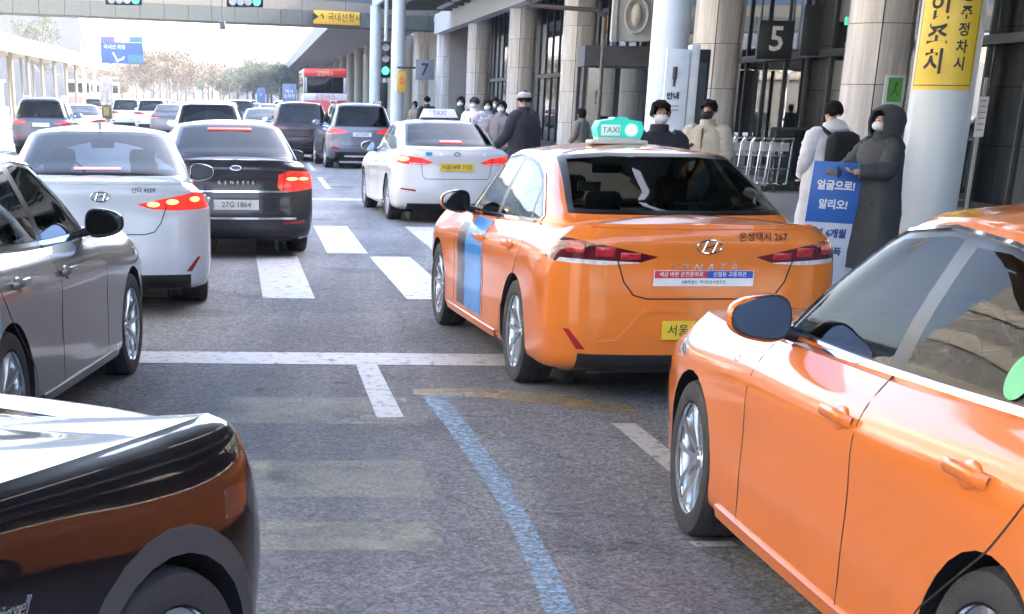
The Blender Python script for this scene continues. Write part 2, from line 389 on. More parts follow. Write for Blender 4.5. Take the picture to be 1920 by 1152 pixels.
# K5-like sedan: lamps linked with the trunk, longer rear glass; large saloon: square lamps
SEDAN_B = variant(SEDAN,
    tail=[[(.36, .89), (.52, .95), (.80, .99), (.97, .97), (.97, .90), (.80, .865), (.50, .85)]], tail_clear=[(.46, .875), (.72, .885), (.72, .868), (.50, .856)],
    trunk=[(.60, 1.095), (.55, .95), (.52, .70), (.48, .655), (-.48, .655), (-.52, .70), (-.55, .95), (-.60, 1.095)],
    reflectors=[(.62, .47), (.84, .50), (.84, .52), (.62, .50)], plate=(0, .835), emblem=(0, 1.0), valance=.30)
SEDAN_C = variant(SEDAN,
    tail=[[(.48, .80), (.50, .93), (.62, .97), (.97, .97), (.97, .78), (.62, .74), (.52, .755)]], tail_clear=None,
    trunk=[(.60, 1.095), (.57, .95), (.55, .72), (.50, .665), (-.50, .665), (-.55, .72), (-.57, .95), (-.60, 1.095)],
    reflectors=[(.55, .38), (.82, .40), (.82, .43), (.55, .41)], plate=(0, .60), emblem=(0, 1.0), valance=.33)

def suvify(xr=-.98, h=1.70, w=.95, belt=1.05, hood=1.02, nose=3.62):
    k = w / .93
    tub = [(xr + .10, .18, .82 * k, .82 * k, .82 * k, nose - .20, .40, .27, .25, .24, .25, .26),
           (xr + .02, .20, .90 * k, .905 * k, .90 * k, nose - .09, .44, .36, .32, .28, .30, .30),
           (xr - .02, .20, .925 * k, .928 * k, .925 * k, nose - .01, .46, .52, .50, .45, .48, .50),
           (xr, .20, .93 * k, .93 * k, .93 * k, nose, .46, .72, .70, .66, .66, .66),
           (xr + .01, .20, .925 * k, .93 * k, .915 * k, nose - .04, .48, .92, .90, .86, .84, .80),
           (xr + .03, .20, .90 * k, .90 * k, .865 * k, nose - .12, .50, 1.02, 1.0, .97, .945, .90),
           (xr + .05, .20, .845 * k, .855 * k, .79 * k, nose - .30, .80, belt + .02, belt, belt - .02, hood - .02, .90)]
    b = belt
    g0 = [(xr + .05, 0, b + .02), (xr + .055, .34, b + .02), (xr + .09, .62, b + .02), (xr + .16, .77 * k, b + .01), (xr + .38, .835 * k, b), (.15, .845 * k, b), (.7, .85 * k, b - .01), (1.2, .85 * k, b - .02), (1.55, .84 * k, b - .02), (1.82, .81 * k, b - .02), (1.95, .76, b - .01), (2.06, .63, b), (2.15, .42, b + .01), (2.22, .2, b + .02), (2.25, 0, b + .02)]
    t = h - .07
    g3 = [(xr + .30, 0, t + .03), (xr + .31, .30, t + .025), (xr + .33, .52, t + .01), (xr + .38, .60, t - .01), (xr + .50, .635, t - .01), (.2, .65, t), (.6, .655, t), (.9, .65, t), (1.05, .645, t), (1.18, .63, t - .01), (1.26, .60, t - .01), (1.32, .50, t), (1.37, .34, t + .015), (1.40, .17, t + .02), (1.41, 0, t + .02)]
    d = variant(SEDAN, tub=tub, centre=[(xr + .05, b + .03), (0, b), (2, b + .03), (2.3, b - .01), (2.8, hood - .05), (3.1, hood - .08), (nose - .30, .86)], g0=g0, g3=g3,
        roofz=[(xr + .30, t + .03), (0, h - .01), (.6, h), (1.41, t + .02)], bulge=.03,
        dlo=[(1.75, b + .02), (1.60, b + .16), (1.45, b + .28), (1.30, t - .10), (1.15, t - .055), (.9, t - .03), (0, t - .03), (xr + .52, t - .05), (xr + .38, t - .12), (xr + .30, b + .12), (xr + .34, b + .05)],
        windows=[[(1.70, b + .04), (1.56, b + .17), (1.40, b + .28), (1.26, t - .13), (1.10, t - .08), (1.0, t - .07), (1.02, b + .04)],
                 [(.92, b + .04), (.92, t - .065), (.05, t - .065), (.0, b + .06)], [(-.06, b + .06), (-.04, t - .07), (xr + .56, t - .09), (xr + .42, t - .15), (xr + .36, b + .12), (xr + .40, b + .08)]],
        rear_glass=[(-.70, b + .06), (.70, b + .06), (.58, t - .07), (.4, t - .04), (-.4, t - .04), (-.58, t - .07)],
        windscreen=[(-.72, b + .05), (.72, b + .05), (.56, t - .06), (.2, t - .03), (-.2, t - .03), (-.56, t - .06)],
        front_door=[[(1.85, .36), (1.87, b - .06), (.985, b - .02), (.96, .36)]],
        rear_door=[[(.96, .36), (.985, b - .02), (.45, b - .01), (.45, .36)], [(.45, .48), (.45, b - .01), (-.10, b), (.02, .84), (.24, .62)]],
        seams=[[(.985, b), (.97, .70), (.955, .34)], [(1.86, .34), (1.87, .6), (1.86, b - .06)], [(-.08, b), (0, .86), (.14, .72), (.38, .56), (.44, .36)], [(.44, .36), (1.86, .34)]],
        handles=[(1.10, b - .13), (.16, b - .11)],
        tail=[[(.42, .93), (.44, 1.0), (.70, 1.035), (.985, 1.02), (.985, .93), (.70, .90)]], tail_clear=None, tail_x=xr + .32,
        trunk=[(.66, b + .02), (.70, .95), (.66, .66), (.60, .60), (-.60, .60), (-.66, .66), (-.70, .95), (-.66, b + .02)],
        valance=.44, reflectors=[(.62, .50), (.82, .53), (.82, .58), (.62, .55)], arches=[(0, .37, .41), (2.72, .37, .41)], wheels=(0, 2.72), wr=.365,
        plate=(0, .90), emblem=(0, 1.02), mirror=(1.62, b + .06), suv=True, rearx=xr - .02)
    return d
SUV = suvify(); 
SUV_HERO = variant(suvify(xr=-.95, h=1.62, w=.92, belt=1.02, hood=.99, nose=3.52), cladding=True, arches=[(0, .335, .375), (2.72, .335, .375)], wr=.335, hoodseam=False)

def build_soup(st, nc, nr):
    s = Soup()
    rows = []
    for (xr, rb, wr, wm, wf, xf, fb, zr, zsr, zm, zsf, zf) in st['tub']:
        x4 = xr + max(rb * 1.45, .34)
        P = [(xr, 0, zr), (xr + .04 * rb, .42 * wr, zr), (xr + .30 * rb, .78 * wr, zr * .9 + zsr * .1), (xr + rb * .82, .955 * wr, zr * .55 + zsr * .45), (x4, wr, zsr),
             (0, wm * .4 + wr * .6, zsr * .8 + zm * .2), (.7, wm, zm * .7 + zsr * .3), (1.4, wm, zm), (2.1, wm, zm * .6 + zsf * .4), (2.8, wf, zsf), (3.15, wf * .975, zsf),
             (xf - fb * .42, .87 * wf, (zsf + zf) / 2), (xf - fb * .16, .66 * wf, zf), (xf - fb * .04, .36 * wf, zf), (xf, 0, zf)]
        rows.append(catmull(P, nc))
    rows = np.array(rows)                                   # rows x cols x 3
    # interpolate across rows
    T = np.array([catmull(rows[:, j], nr, sym=False) for j in range(rows.shape[1])]).transpose(1, 0, 2)
    s.grid(T, 'body')
    # top: hood, deck
    ring = T[-1]; n = len(ring); cs = np.array(st['centre'])
    Zc = lambda x: np.interp(x, cs[:, 0], cs[:, 1])
    def cap(ring, Zf, lo, hi, part, m=6):
        n = len(ring); xc = ring[:, 0].copy(); i0, i1 = lo * nc, n - 1 - hi * nc
        xc[:i0 + 1] = ring[0, 0] + (ring[i0, 0] - ring[0, 0]) * (np.arange(i0 + 1) / i0)
        k = n - 1 - i1; xc[i1:] = ring[i1, 0] + (ring[-1, 0] - ring[i1, 0]) * (np.arange(k + 1) / k)
        G = []
        for t in np.linspace(0, 1, m * 2 + 1):
            c = np.stack([ring[:, 0] + (xc - ring[:, 0]) * t, ring[:, 1] * (1 - t), ring[:, 2] * 0], 1)
            c[:, 2] = ring[:, 2] + (Zf(xc) - ring[:, 2]) * (1 - (1 - t) ** 2.0)
            G.append(c)
        s.grid(np.array(G), part)
    cap(ring, Zc, 5, 5, 'top')
    xcowl = st['g0'][9][0] + .04; xdeck = -.30 if not st.get('suv') else st['g0'][4][0]
    s.cut('top', 'body', [((-1, 0, 0), -xcowl)]); s.cut('top', 'body', [((1, 0, 0), xdeck)]); s.cut('top', 'body', [((0, -1, 0), -.70)]); s.cut('top', 'body', [((0, 1, 0), -.70)])
    s.polys = [p for p in s.polys if p[0] != 'top']
    # greenhouse
    g0 = np.array(st['g0']); g3 = np.array(st['g3']); bl = st['bulge']; R_ = []
    for t in (0, .33, .68, 1.0):
        g = g0 + (g3 - g0) * t; b = bl * 4 * t * (1 - t)
        ctr = np.array([.7, 0, 0]); dv = g - ctr; dv[:, 2] = 0; dv /= np.linalg.norm(dv, axis=1, keepdims=True)
        g = g + dv * b; g[0, 1] = g[-1, 1] = 0
        R_.append(g)
    top = g3.copy(); ins = np.array([.7, 0, 0]) - top; ins[:, 2] = 0; ins /= np.linalg.norm(ins, axis=1, keepdims=True)
    top = top + ins * .05; top[:, 2] += .026; top[0, 1] = top[-1, 1] = 0
    zr = np.array(st['roofz']); 
    for k in (0, 1, 2, 12, 13, 14): top[k, 2] = g3[k, 2] + .008
    R_.append(top)
    low = g0.copy(); low[:, 2] -= .06; R_.insert(0, low)
    R_ = np.array([catmull(g, nc) for g in R_])
    Gh = np.array([catmull(R_[:, j], nr, sym=False) for j in range(R_.shape[1])]).transpose(1, 0, 2)
    s.grid(Gh, 'green')
    cap(Gh[-1], lambda x: np.interp(x, zr[:, 0], zr[:, 1]) + .012, 5, 5, 'green', 4)
    return s

class Draper:
    def __init__(s, soup, skip=()): s.b = soup.bvh(skip)
    def hit(s, o, d):
        l, n, i, dist = s.b.ray_cast(Vector(o), Vector(d).normalized())
        if l is None: return None
        if n.dot(Vector(d)) > 0: n = -n
        return l, n
    def side(s, x, z, sy): return s.hit((x, sy * 3, z), (0, -sy, 0))
    def rear(s, y, z): return s.hit((-6, y, z), (1, 0, 0))
    def front(s, y, z): return s.hit((8, y, z), (-1, 0, 0))
    def top(s, x, y): return s.hit((x, y, 5), (0, 0, -1))
    def strip(s, mb, hits, w, h, closed=False):
        """raised band of width w and height h along surface points"""
        hits = [x for x in hits if x is not None]
        if len(hits) < 2: return
        n = len(hits); rows = []
        for k in range(n):
            p, nn = hits[k]
            a = hits[(k - 1) % n if closed else max(k - 1, 0)][0]; b = hits[(k + 1) % n if closed else min(k + 1, n - 1)][0]
            t = (b - a)
            if t.length < 1e-6: t = Vector((0, 0, 1))
            t.normalize(); sd = nn.cross(t).normalized()
            rows.append([mb.bm.verts.new(p + sd * (w / 2) - nn * .004), mb.bm.verts.new(p + sd * (w / 2) + nn * h), mb.bm.verts.new(p - sd * (w / 2) + nn * h), mb.bm.verts.new(p - sd * (w / 2) - nn * .004)])
        m = n if closed else n - 1
        for k in range(m):
            A, B = rows[k], rows[(k + 1) % n]
            for j in range(3): mb.bm.faces.new((A[j], A[j + 1], B[j + 1], B[j]))
def dense(pts, step=.04, closed=False, smooth=False):
    P = list(pts) + ([pts[0]] if closed else []); out = []
    if smooth:
        q = catmull(np.array([(a, b, 0) for a, b in P]), 6, sym=False); return [(a, b) for a, b, _ in q]
    for a, b in zip(P[:-1], P[1:]):
        L = math.hypot(b[0] - a[0], b[1] - a[1]); n = max(1, int(L / step))
        for k in range(n): out.append((a[0] + (b[0] - a[0]) * k / n, a[1] + (b[1] - a[1]) * k / n))
    if not closed: out.append(P[-1])
    return out

_WHEEL = {}
def wheel_meshes(r, detail, style=0):
    key = (r, detail, style)
    if key in _WHEEL: return _WHEEL[key]
    n = 48 if detail else 24
    # axle along y, outer side +y
    RX = Matrix.Rotation(-math.pi / 2, 4, 'X')
    rr = r * .70; w = .108
    t = MB(); prof = [(rr, -w * .8), (rr + .01, -w), (r * .86, -w * 1.08), (r * .965, -w * .98), (r, -w * .70), (r, -w * .3)]
    prof += [(r - .008, -w * .28), (r - .008, -w * .22), (r, -w * .2), (r, w * .2), (r - .008, w * .22), (r - .008, w * .28), (r, w * .3), (r, w * .70), (r * .965, w * .98), (r * .86, w * 1.08), (rr + .01, w), (rr, w * .8)]
    t.lathe(prof, n, RX); tyre = t.mesh('tyre', 35)
    d = MB(); d.lathe([(rr + .002, w * .98), (rr + .002, w * .80), (rr - .018, w * .72), (rr - .028, w * .3), (rr - .03, -w * .8), (rr, -w * .85)], n, RX)
    ns = (5, 10, 7)[style]
    for k in range(ns):
        for q in ((-1, 1) if style == 0 else (0,)):
            a = 2 * math.pi * k / ns; M = Matrix.Rotation(a, 4, 'Y')
            x0, x1 = (q * .020, q * .055) if style == 0 else (0, 0)
            w0, w1 = (.018, .022) if style == 0 else (.022, .017)
            vs = []
            for (zz, xx, ww, yo) in ((.045, x0, w0, w * .62), (rr * .55, (x0 + x1) / 2, (w0 + w1) * .42, w * .80), (rr - .008, x1, w1, w * .88)):
                vs.append([d.bm.verts.new(M @ Vector((xx - ww, yo - .035, zz))), d.bm.verts.new(M @ Vector((xx - ww * .7, yo, zz))), d.bm.verts.new(M @ Vector((xx + ww * .7, yo, zz))), d.bm.verts.new(M @ Vector((xx + ww, yo - .035, zz)))])
            for A, B in zip(vs[:-1], vs[1:]):
                for j in range(3): d.bm.faces.new((A[j], A[j + 1], B[j + 1], B[j]))
    d.lathe([(0, w * .70), (.03, w * .70), (.034, w * .60), (.06, w * .58), (.066, w * .4)], 20, RX)
    rim = d.mesh('rim', 35)
    e = MB(); e.lathe([(0, 0), (rr * .62, 0), (rr * .62, -.02), (rr - .03, -.02), (rr - .03, -.03), (0, -.03)], 24, RX); disc = e.mesh('brake_disc', 35)
    tyre.materials.append(TYRE); rim.materials.append(ALLOY); disc.materials.append(DISC)
    _WHEEL[key] = (tyre, rim, disc); return _WHEEL[key]

_TPL = {}
def car_template(name, st, detail=2):
    key = name
    if key in _TPL: return _TPL[key]
    nc, nr = {2: (9, 6), 1: (5, 4), 0: (3, 2)}[detail]
    s = build_soup(st, nc, nr); parts = []     # (name, mesh, material key, [sub])
    D0 = Draper(s)
    sides = ((1, YP), (-1, YN))
    for sy, pl in sides:
        for cx, cz, r in st['arches']:
            if st.get('cladding'): s.cut('body', 'clad', poly_planes(circle_pts(cx, cz, r + .07), 'xz', [pl]))
            s.cut(('body', 'clad'), None, poly_planes(circle_pts(cx, cz, r), 'xz', [pl]))
        if st.get('cladding'): s.cut('body', 'clad', [pl, ((0, 0, 1), .40), ((-1, 0, 0), .0), ((1, 0, 0), 2.72)])
        s.cut('green', 'trim', poly_planes(st['dlo'], 'xz', [pl]))
        for k, w in enumerate(st['windows']): s.cut('trim', 'win%d_%d' % (k, sy), poly_planes(w, 'xz', [pl]))
        for w in st['front_door']: s.cut('body', 'fd_%d' % sy, poly_planes(w, 'xz', [pl]))
        for w in st['rear_door']: s.cut('body', 'rd_%d' % sy, poly_planes(w, 'xz', [pl]))
    back = [((1, 0, 0), .75)]; frontp = [((-1, 0, 0), -.75)]
    s.cut('green', 'trim', poly_planes([(a * 1.06, b + (.022 if b > 1.2 else -.025)) for a, b in st['rear_glass']], 'yz', [((1, 0, 0), .6), ((0, 0, -1), -1.0)]))
    s.cut('trim', 'rg', poly_planes(st['rear_glass'], 'yz', [((1, 0, 0), .36)]))
    s.cut('green', 'ws', poly_planes(st['windscreen'], 'yz', [((-1, 0, 0), -1.05)]))
    xt = st['tail_x']
    for sy in (1, -1):
        f = (lambda P: P) if sy > 0 else mir
        ex = [((1, 0, 0), xt)]
        for w in st['tail']: s.cut('body', 'tl_%d' % sy, poly_planes(f(w), 'yz', ex))
        if st['tail_clear'] is not None: s.cut('tl_%d' % sy, 'tc_%d' % sy, poly_planes(f(st['tail_clear']), 'yz', ex))
        s.cut('body', 'rf_%d' % sy, poly_planes(f(st['reflectors']), 'yz', ex))
        s.cut('body', 'hl_%d' % sy, poly_planes(f(st['head']), 'yz', [((-1, 0, 0), -2.98)]))
    s.cut('body', 'val', [((0, 0, 1), st['valance']), ((1, 0, 0), -.60), ((0, 1, 0), .74), ((0, -1, 0), .74)])
    s.cut('body', 'trunk', poly_planes(st['trunk'], 'yz', [((1, 0, 0), -.2)]))
    s.cut('body', 'grille', poly_planes(st['grille'], 'yz', [((-1, 0, 0), -2.6)]))
    s.cut('body', 'hood', [((-1, 0, 0), -2.02), ((0, 1, 0), .70), ((0, -1, 0), .70), ((0, 0, -1), -.80), ((1, 0, 0), 3.44)])
    def add(part, nm, m, subs=()):
        me = s.mesh(part, nm)
        if me is not None: parts.append((nm, me, m, list(subs))); return parts[-1]
    for p in s.polys:
        if p[0] == 'green': p[0] = 'body'
    D = Draper(s, skip=())
    add('body', 'body', 'paint')
    add('trunk', 'boot_lid', 'paint'); add('hood', 'bonnet', 'paint'); add('val', 'rear_valance', 'black'); add('clad', 'wheel_arch_cladding', 'clad')
    add('trim', 'window_trim', 'piano'); add('rg', 'rear_window', 'gl_rear'); add('ws', 'windscreen', 'gl_front'); add('grille', 'grille', 'black')
    for sy, pl in sides:
        for k in range(len(st['windows'])): add('win%d_%d' % (k, sy), 'side_window', 'gl_side')
        fd = add('fd_%d' % sy, 'front_door', 'door'); rdp = add('rd_%d' % sy, 'rear_door', 'door')
        if detail:
            for dp, (hx, hz) in zip((fd, rdp), st['handles']):
                h = D.side(hx, hz, sy)
                if dp is None or h is None: continue
                mb = MB(); p, n = h; L = .105
                pts = [p + Vector((-L, 0, 0.0)) - n * .004, p + Vector((-L * .8, 0, .004)) + n * .034, p + n * .042 + Vector((0, 0, .004)), p + Vector((L * .8, 0, 0.002)) + n * .034, p + Vector((L, 0, -.002)) - n * .004]
                q = catmull(np.array([tuple(a) for a in pts]), 5, sym=False)
                rings = []
                for a in q:
                    rings.append([mb.bm.verts.new(Vector(a) + Vector((0, 0, .019 * math.sin(t))) + n * (.010 * math.cos(t))) for t in [2 * math.pi * i / 8 for i in range(8)]])
                for A, B in zip(rings[:-1], rings[1:]):
                    for j in range(8): mb.bm.faces.new((A[j], A[(j + 1) % 8], B[(j + 1) % 8], B[j]))
                dp[3].append(('handle', mb.mesh('handle', 60), 'handle', []))
                mb = MB(); M = frame_matrix(p + n * .0015, n) @ Matrix.Diagonal((1, .62, .12, 1))
                r = bmesh.ops.create_uvsphere(mb.bm, u_segments=20, v_segments=8, radius=.062); bmesh.ops.transform(mb.bm, matrix=M, verts=r['verts'])
                dp[3].append(('handle_recess', mb.mesh('handle_recess', 60), 'paint', []))
    for sy in (1, -1):
        add('tl_%d' % sy, 'tail_light', 'tail'); add('tc_%d' % sy, 'reversing_lamp', 'tailw'); add('rf_%d' % sy, 'reflector', 'refl'); add('hl_%d' % sy, 'headlight', 'head')
    # seams, chrome
    if detail:
        w = .007
        def gap(hits, w_, h_):
            hits = [q for q in hits if q is not None]
            if len(hits) < 3: return
            mb = MB(); D.strip(mb, hits, w_, h_); parts.append(('panel_gap', mb.mesh('panel_gap', 0), 'seam', []))
        for sy, pl in sides:
            for L in st['seams']: gap([D.side(x, z, sy) for x, z in dense(L, .05, smooth=len(L) > 2)], w, .0012)
        gap([D.rear(y, z) for y, z in dense([q for q in st['trunk'] if q[1] < 1.05], .04)], w * 1.1, .0022)
        for sy in ((1, -1) if st.get('hoodseam', True) else ()): gap([D.top(x, sy * y) for x, y in dense([(2.1, .72), (2.6, .725), (3.2, .66), (3.4, .55)], .06)], w, .0012)
        if not st.get('suv'):
            mb = MB(); zc_ = st['plate'][1] if st['plate'][1] < .7 else .50
            D.strip(mb, [D.rear(y, z) for y, z in dense([(-.64, zc_ - .10), (-.52, zc_ - .085), (-.36, zc_ + .095), (.36, zc_ + .095), (.52, zc_ - .085), (.64, zc_ - .10)], .05)], .022, .007)
            parts.append(('bumper_crease', mb.mesh('bumper_crease', 60), 'paint', []))
            mb = MB(); D.strip(mb, [D.rear(y, 1.072) for y in np.linspace(-.68, .68, 24)], .024, .008); parts.append(('boot_lip', mb.mesh('boot_lip', 60), 'paint', []))
        for sy, pl in sides:
            mb = MB(); D.strip(mb, [D.side(x, z, sy) for x, z in dense(st['dlo'], .04, closed=True)], .011, .007, closed=True)
            parts.append(('window_chrome', mb.mesh('window_chrome', 50), 'chrome', []))
            mb = MB(); D.strip(mb, [D.side(x, z, sy) for x, z in dense([(.52, .245), (2.3, .235)], .08)], .05, .012)
            parts.append(('side_skirt', mb.mesh('side_skirt', 50), 'paint', []))
    # arch liners, underbody
    mb = MB()
    for cx, cz, r in st['arches']:
        for sy in (1, -1):
            prev = None; n = 20
            for k in range(n + 1):
                a = math.pi * (-.18 + 1.36 * k / n); x, z = cx + (r + .004) * math.cos(a), cz + (r + .004) * math.sin(a)
                h = D0.side(x, min(z, 1.0), sy); yo = h[0].y - sy * .004 if h else sy * .88
                cur = (mb.bm.verts.new((x, yo, z)), mb.bm.verts.new((x, sy * .56, z)))
                if prev: mb.bm.faces.new((prev[0], cur[0], cur[1], prev[1]))
                prev = cur
            mb.cyl((cx, sy * .55, cz), (cx, sy * .565, cz), r + .01, n=24)
    x0 = st['rearx'] + .18
    mb.box(((x0 + 3.3) / 2, 0, .22), (3.3 - x0, 1.30, .04)); mb.box(((.42 + 2.3) / 2, 0, .225), (1.9, 1.72, .04))
    mb.box((1.4, .80, .40), (1.9, .05, .35)); mb.box((1.4, -.80, .40), (1.9, .05, .35))
    parts.append(('underbody', mb.mesh('underbody', 40), 'black', []))
    # cabin
    zb = st['g0'][6][2]; tp = st['g3'][7][2]
    if detail:
        mb = MB(); mb.box((1.0, 0, .34), (2.2, 1.40, .06)); mb.box((2.0, 0, zb - .14), (.42, 1.42, .30), bev=.05)
        mb.box((.95, .755, zb - .32), (1.9, .03, .56)); mb.box((.95, -.755, zb - .32), (1.9, .03, .56))
        mb.box((-.30, 0, zb - .01), (.55, 1.25, .03)); mb.box((1.72, .37, zb + .02), (.16, .36, .10), bev=.03); mb.box((1.35, 0, .5), (.9, .22, .3), bev=.04)
        parts.append(('dashboard_and_cabin_trim', mb.mesh('cabin_trim', 40), 'cabin', []))
        for (sx, ys, w_) in ((1.02, .37, .46), (1.02, -.37, .46), (.12, 0, 1.22)):
            mb = MB(); h = .56 if w_ < 1 else .5
            mb.box((sx + .22, ys, .50), (.48, w_, .16), bev=.05); mb.box((sx - .10, ys, .50 + h / 2), (.15, w_, h), ry=-.22, bev=.06)
            hs = [(ys)] if w_ < 1 else [-.38, .38]
            for y_ in hs: mb.box((sx - .20, y_, .62 + h + .02), (.10, .24, .17), ry=-.2, bev=.045)
            parts.append(('seat', mb.mesh('seat', 50), 'seat', []))
        mb = MB(); M = Matrix.Translation((1.52, .37, zb + .02)) @ Euler((0, R(-62), 0)).to_matrix().to_4x4()
        n = 28
        pts = [M @ Vector((.18 * math.cos(2 * math.pi * k / n), .18 * math.sin(2 * math.pi * k / n), 0)) for k in range(n + 1)]
        for a, b in zip(pts[:-1], pts[1:]): mb.cyl(a, b, .014, n=6)
        c = M @ Vector((0, 0, 0)); mb.sph(c, (.05, .06, .05), 10, 8)
        for a in (0, math.pi / 2 * 2, -math.pi / 2): mb.cyl(c, M @ Vector((.17 * math.sin(a + math.pi / 2 * 0), .17 * math.cos(a), 0)), .014, n=6)
        mb.cyl(c, (1.8, .37, zb - .1), .03, n=8)
        parts.append(('steering_wheel', mb.mesh('steering_wheel', 50), 'piano', []))
        mb = MB(); mb.box((1.18, 0, tp - .10), (.03, .22, .06), bev=.01); parts.append(('rear_view_mirror', mb.mesh('rear_view_mirror', 50), 'piano', []))
    else:
        mb = MB(); mb.box((.7, 0, zb - .2), (2.2, 1.3, .25)); mb.box((.05, 0, zb), (.15, 1.15, .5)); parts.append(('cabin_trim', mb.mesh('cabin_trim', 0), 'cabin', []))
    # mirrors
    mx, mz = st['mirror']
    for sy in (1, -1):
        h = D.side(mx, mz - .045, sy); yb = h[0].y if h else sy * .8
        mb = MB(); c = Vector((mx, yb + sy * .150, mz + .045))
        bm = mb.bm; r = bmesh.ops.create_uvsphere(bm, u_segments=24, v_segments=16, radius=1)
        for v in r['verts']:
            x, y, z = v.co; e = 2.8
            L = (abs(x) ** e + abs(y) ** e + abs(z) ** e) ** (1 / e); v.co = v.co / L
            v.co.x = max(v.co.x, -.42); y = v.co.y * sy
            v.co = Vector((v.co.x * .085 * (1 - .18 * y) - .03 * y, v.co.y * .118, v.co.z * (.080 - .018 * y) + .006 * y))
        mb2 = MB()
        bmesh.ops.translate(bm, vec=c, verts=r['verts'])
        hs = mb.mesh('mirror_housing', 45)
        mb2.cyl((mx + .02, yb - sy * .01, mz - .02), (mx + .01, yb + sy * .09, mz + .01), .026, n=10)
        mb3 = MB(); pts = []
        for k in range(28):
            a = 2 * math.pi * k / 28; e = 2 / 2.8; y = math.copysign(abs(math.cos(a)) ** e, math.cos(a)); z = math.copysign(abs(math.sin(a)) ** e, math.sin(a))
            pts.append((sy * y * .104 * sy, z * (.067 - .014 * y * sy)))
        M = Matrix.Translation((c.x - .047, c.y, c.z + .004)) @ Matrix(((0, 0, -1, 0), (1, 0, 0, 0), (0, 1, 0, 0), (0, 0, 0, 1)))
        M = Matrix.Translation((c.x - .0405, c.y, c.z + .002)) @ Euler((0, R(13), sy * R(7))).to_matrix().to_4x4() @ Matrix.Translation((-.018, 0, 0)) @ Matrix(((0, 0, 1, 0), (1, 0, 0, 0), (0, 1, 0, 0), (0, 0, 0, 1)))
        mb3.prism(pts, .012, M)
        mb4 = MB(); mb4.prism([(a * 1.09, b * 1.12) for a, b in pts], .010, Matrix.Translation((.006, 0, 0)) @ M)
        parts.append(('wing_mirror', hs, 'paint', [('mirror_stalk', mb2.mesh('mirror_stalk', 40), 'black', []), ('mirror_glass', mb3.mesh('mirror_glass', 30), 'mirror', []), ('mirror_bezel', mb4.mesh('mirror_bezel', 30), 'black', [])]))
    tpl = dict(parts=parts, D=D, st=st, detail=detail, soup=s); _TPL[key] = tpl; return tpl

def make_car(tpl, name, loc, yaw, colour, label, cat='car', group=None, mats=None, wheel_style=0, steer=0.0, rot=None):
    """yaw: heading turned left of +Y. origin: ground point under the rear axle"""
    st = tpl['st']
    root = empty(name, loc, math.pi / 2 + yaw, label, cat, group)
    MM = dict(paint=colour, door=colour, handle=colour, black=BLACK, clad=CLAD, piano=PIANO, gl_rear=GLASS_T, gl_front=GLASS_C, gl_side=GLASS_C, tail=TAILR, tailw=TAILW, refl=REFL, head=HEADLAMP,
              seam=SEAM, chrome=CHROME, cabin=TRIM, seat=SEATF, mirror=MIRRORG)
    if mats: MM.update(mats)
    made = {}
    def put(nm, me, mk, subs, parent, depth=0):
        o = mesh_obj(nm, me, None); 
        if len(me.materials) == 0: me.materials.append(MM[mk])
        o.parent = parent; o.material_slots[0].link = 'OBJECT'; o.material_slots[0].material = MM[mk]
        made.setdefault(nm, []).append(o)
        for (a, b, c, d) in subs: put(a, b, c, d, o, depth + 1)
        return o
    for (nm, me, mk, subs) in tpl['parts']: put(nm, me, mk, subs, root)
    tyre, rim, disc = wheel_meshes(st['wr'], tpl['detail'] > 0, wheel_style)
    ty = .80 if st['tub'][3][3] < .94 else .82
    for k, wx in enumerate(st['wheels']):
        for sy in (1, -1):
            w = bpy.data.objects.new('wheel', None); link(w, root, (wx, sy * ty, st['wr']), (0, 0, (0 if sy > 0 else math.pi) + (steer if k else 0))); w.empty_display_size = .1
            for me, nm in ((tyre, 'tyre'), (rim, 'rim'), (disc, 'brake_disc')): mesh_obj(nm, me, w)
    root_made = made; root['made'] = 1; del root['made']
    return root, made

def on(root, tpl, name, mb_or_mesh, material, hit, off=.0, up=(0, 0, 1), parent=None):
    o = mesh_obj(name, mb_or_mesh, None)
    if len(mb_or_mesh.materials) == 0: mb_or_mesh.materials.append(material)
    o.material_slots[0].link = 'OBJECT'; o.material_slots[0].material = material
    o.parent = parent or root; p, n = hit
    o.matrix_basis = frame_matrix(p + n * off, n, up); return o
def flat(n, up=False):
    return n
def plate(root, tpl, body, colour, w=.52, h=.11, at=None, body2=None, size=.085, ink=None):
    y, z = at or tpl['st']['plate']; p, n = tpl['D'].rear(y, z); n = Vector((-1, 0, n.z * .3)).normalized()
    mb = MB(); mb.prism([(-w / 2, -h / 2), (w / 2, -h / 2), (w / 2, h / 2), (-w / 2, h / 2)], .008)
    me = mb.mesh('plate', 0); o = on(root, tpl, 'number_plate', me, colour, (p, n), .012)
    t = mesh_obj('lettering', text_mesh(body, size, .0015), o); t.location = (0, -.002, .0095)
    if not len(t.data.materials): t.data.materials.append(INK)
    t.material_slots[0].link = 'OBJECT'; t.material_slots[0].material = ink or INK
    return o
def letters(root, tpl, body, size, hit, material, name='lettering', off=.002, **k):
    me = text_mesh(body, size, .0015, **k); p, n = hit
    return on(root, tpl, name, me, material, (p, n), off)

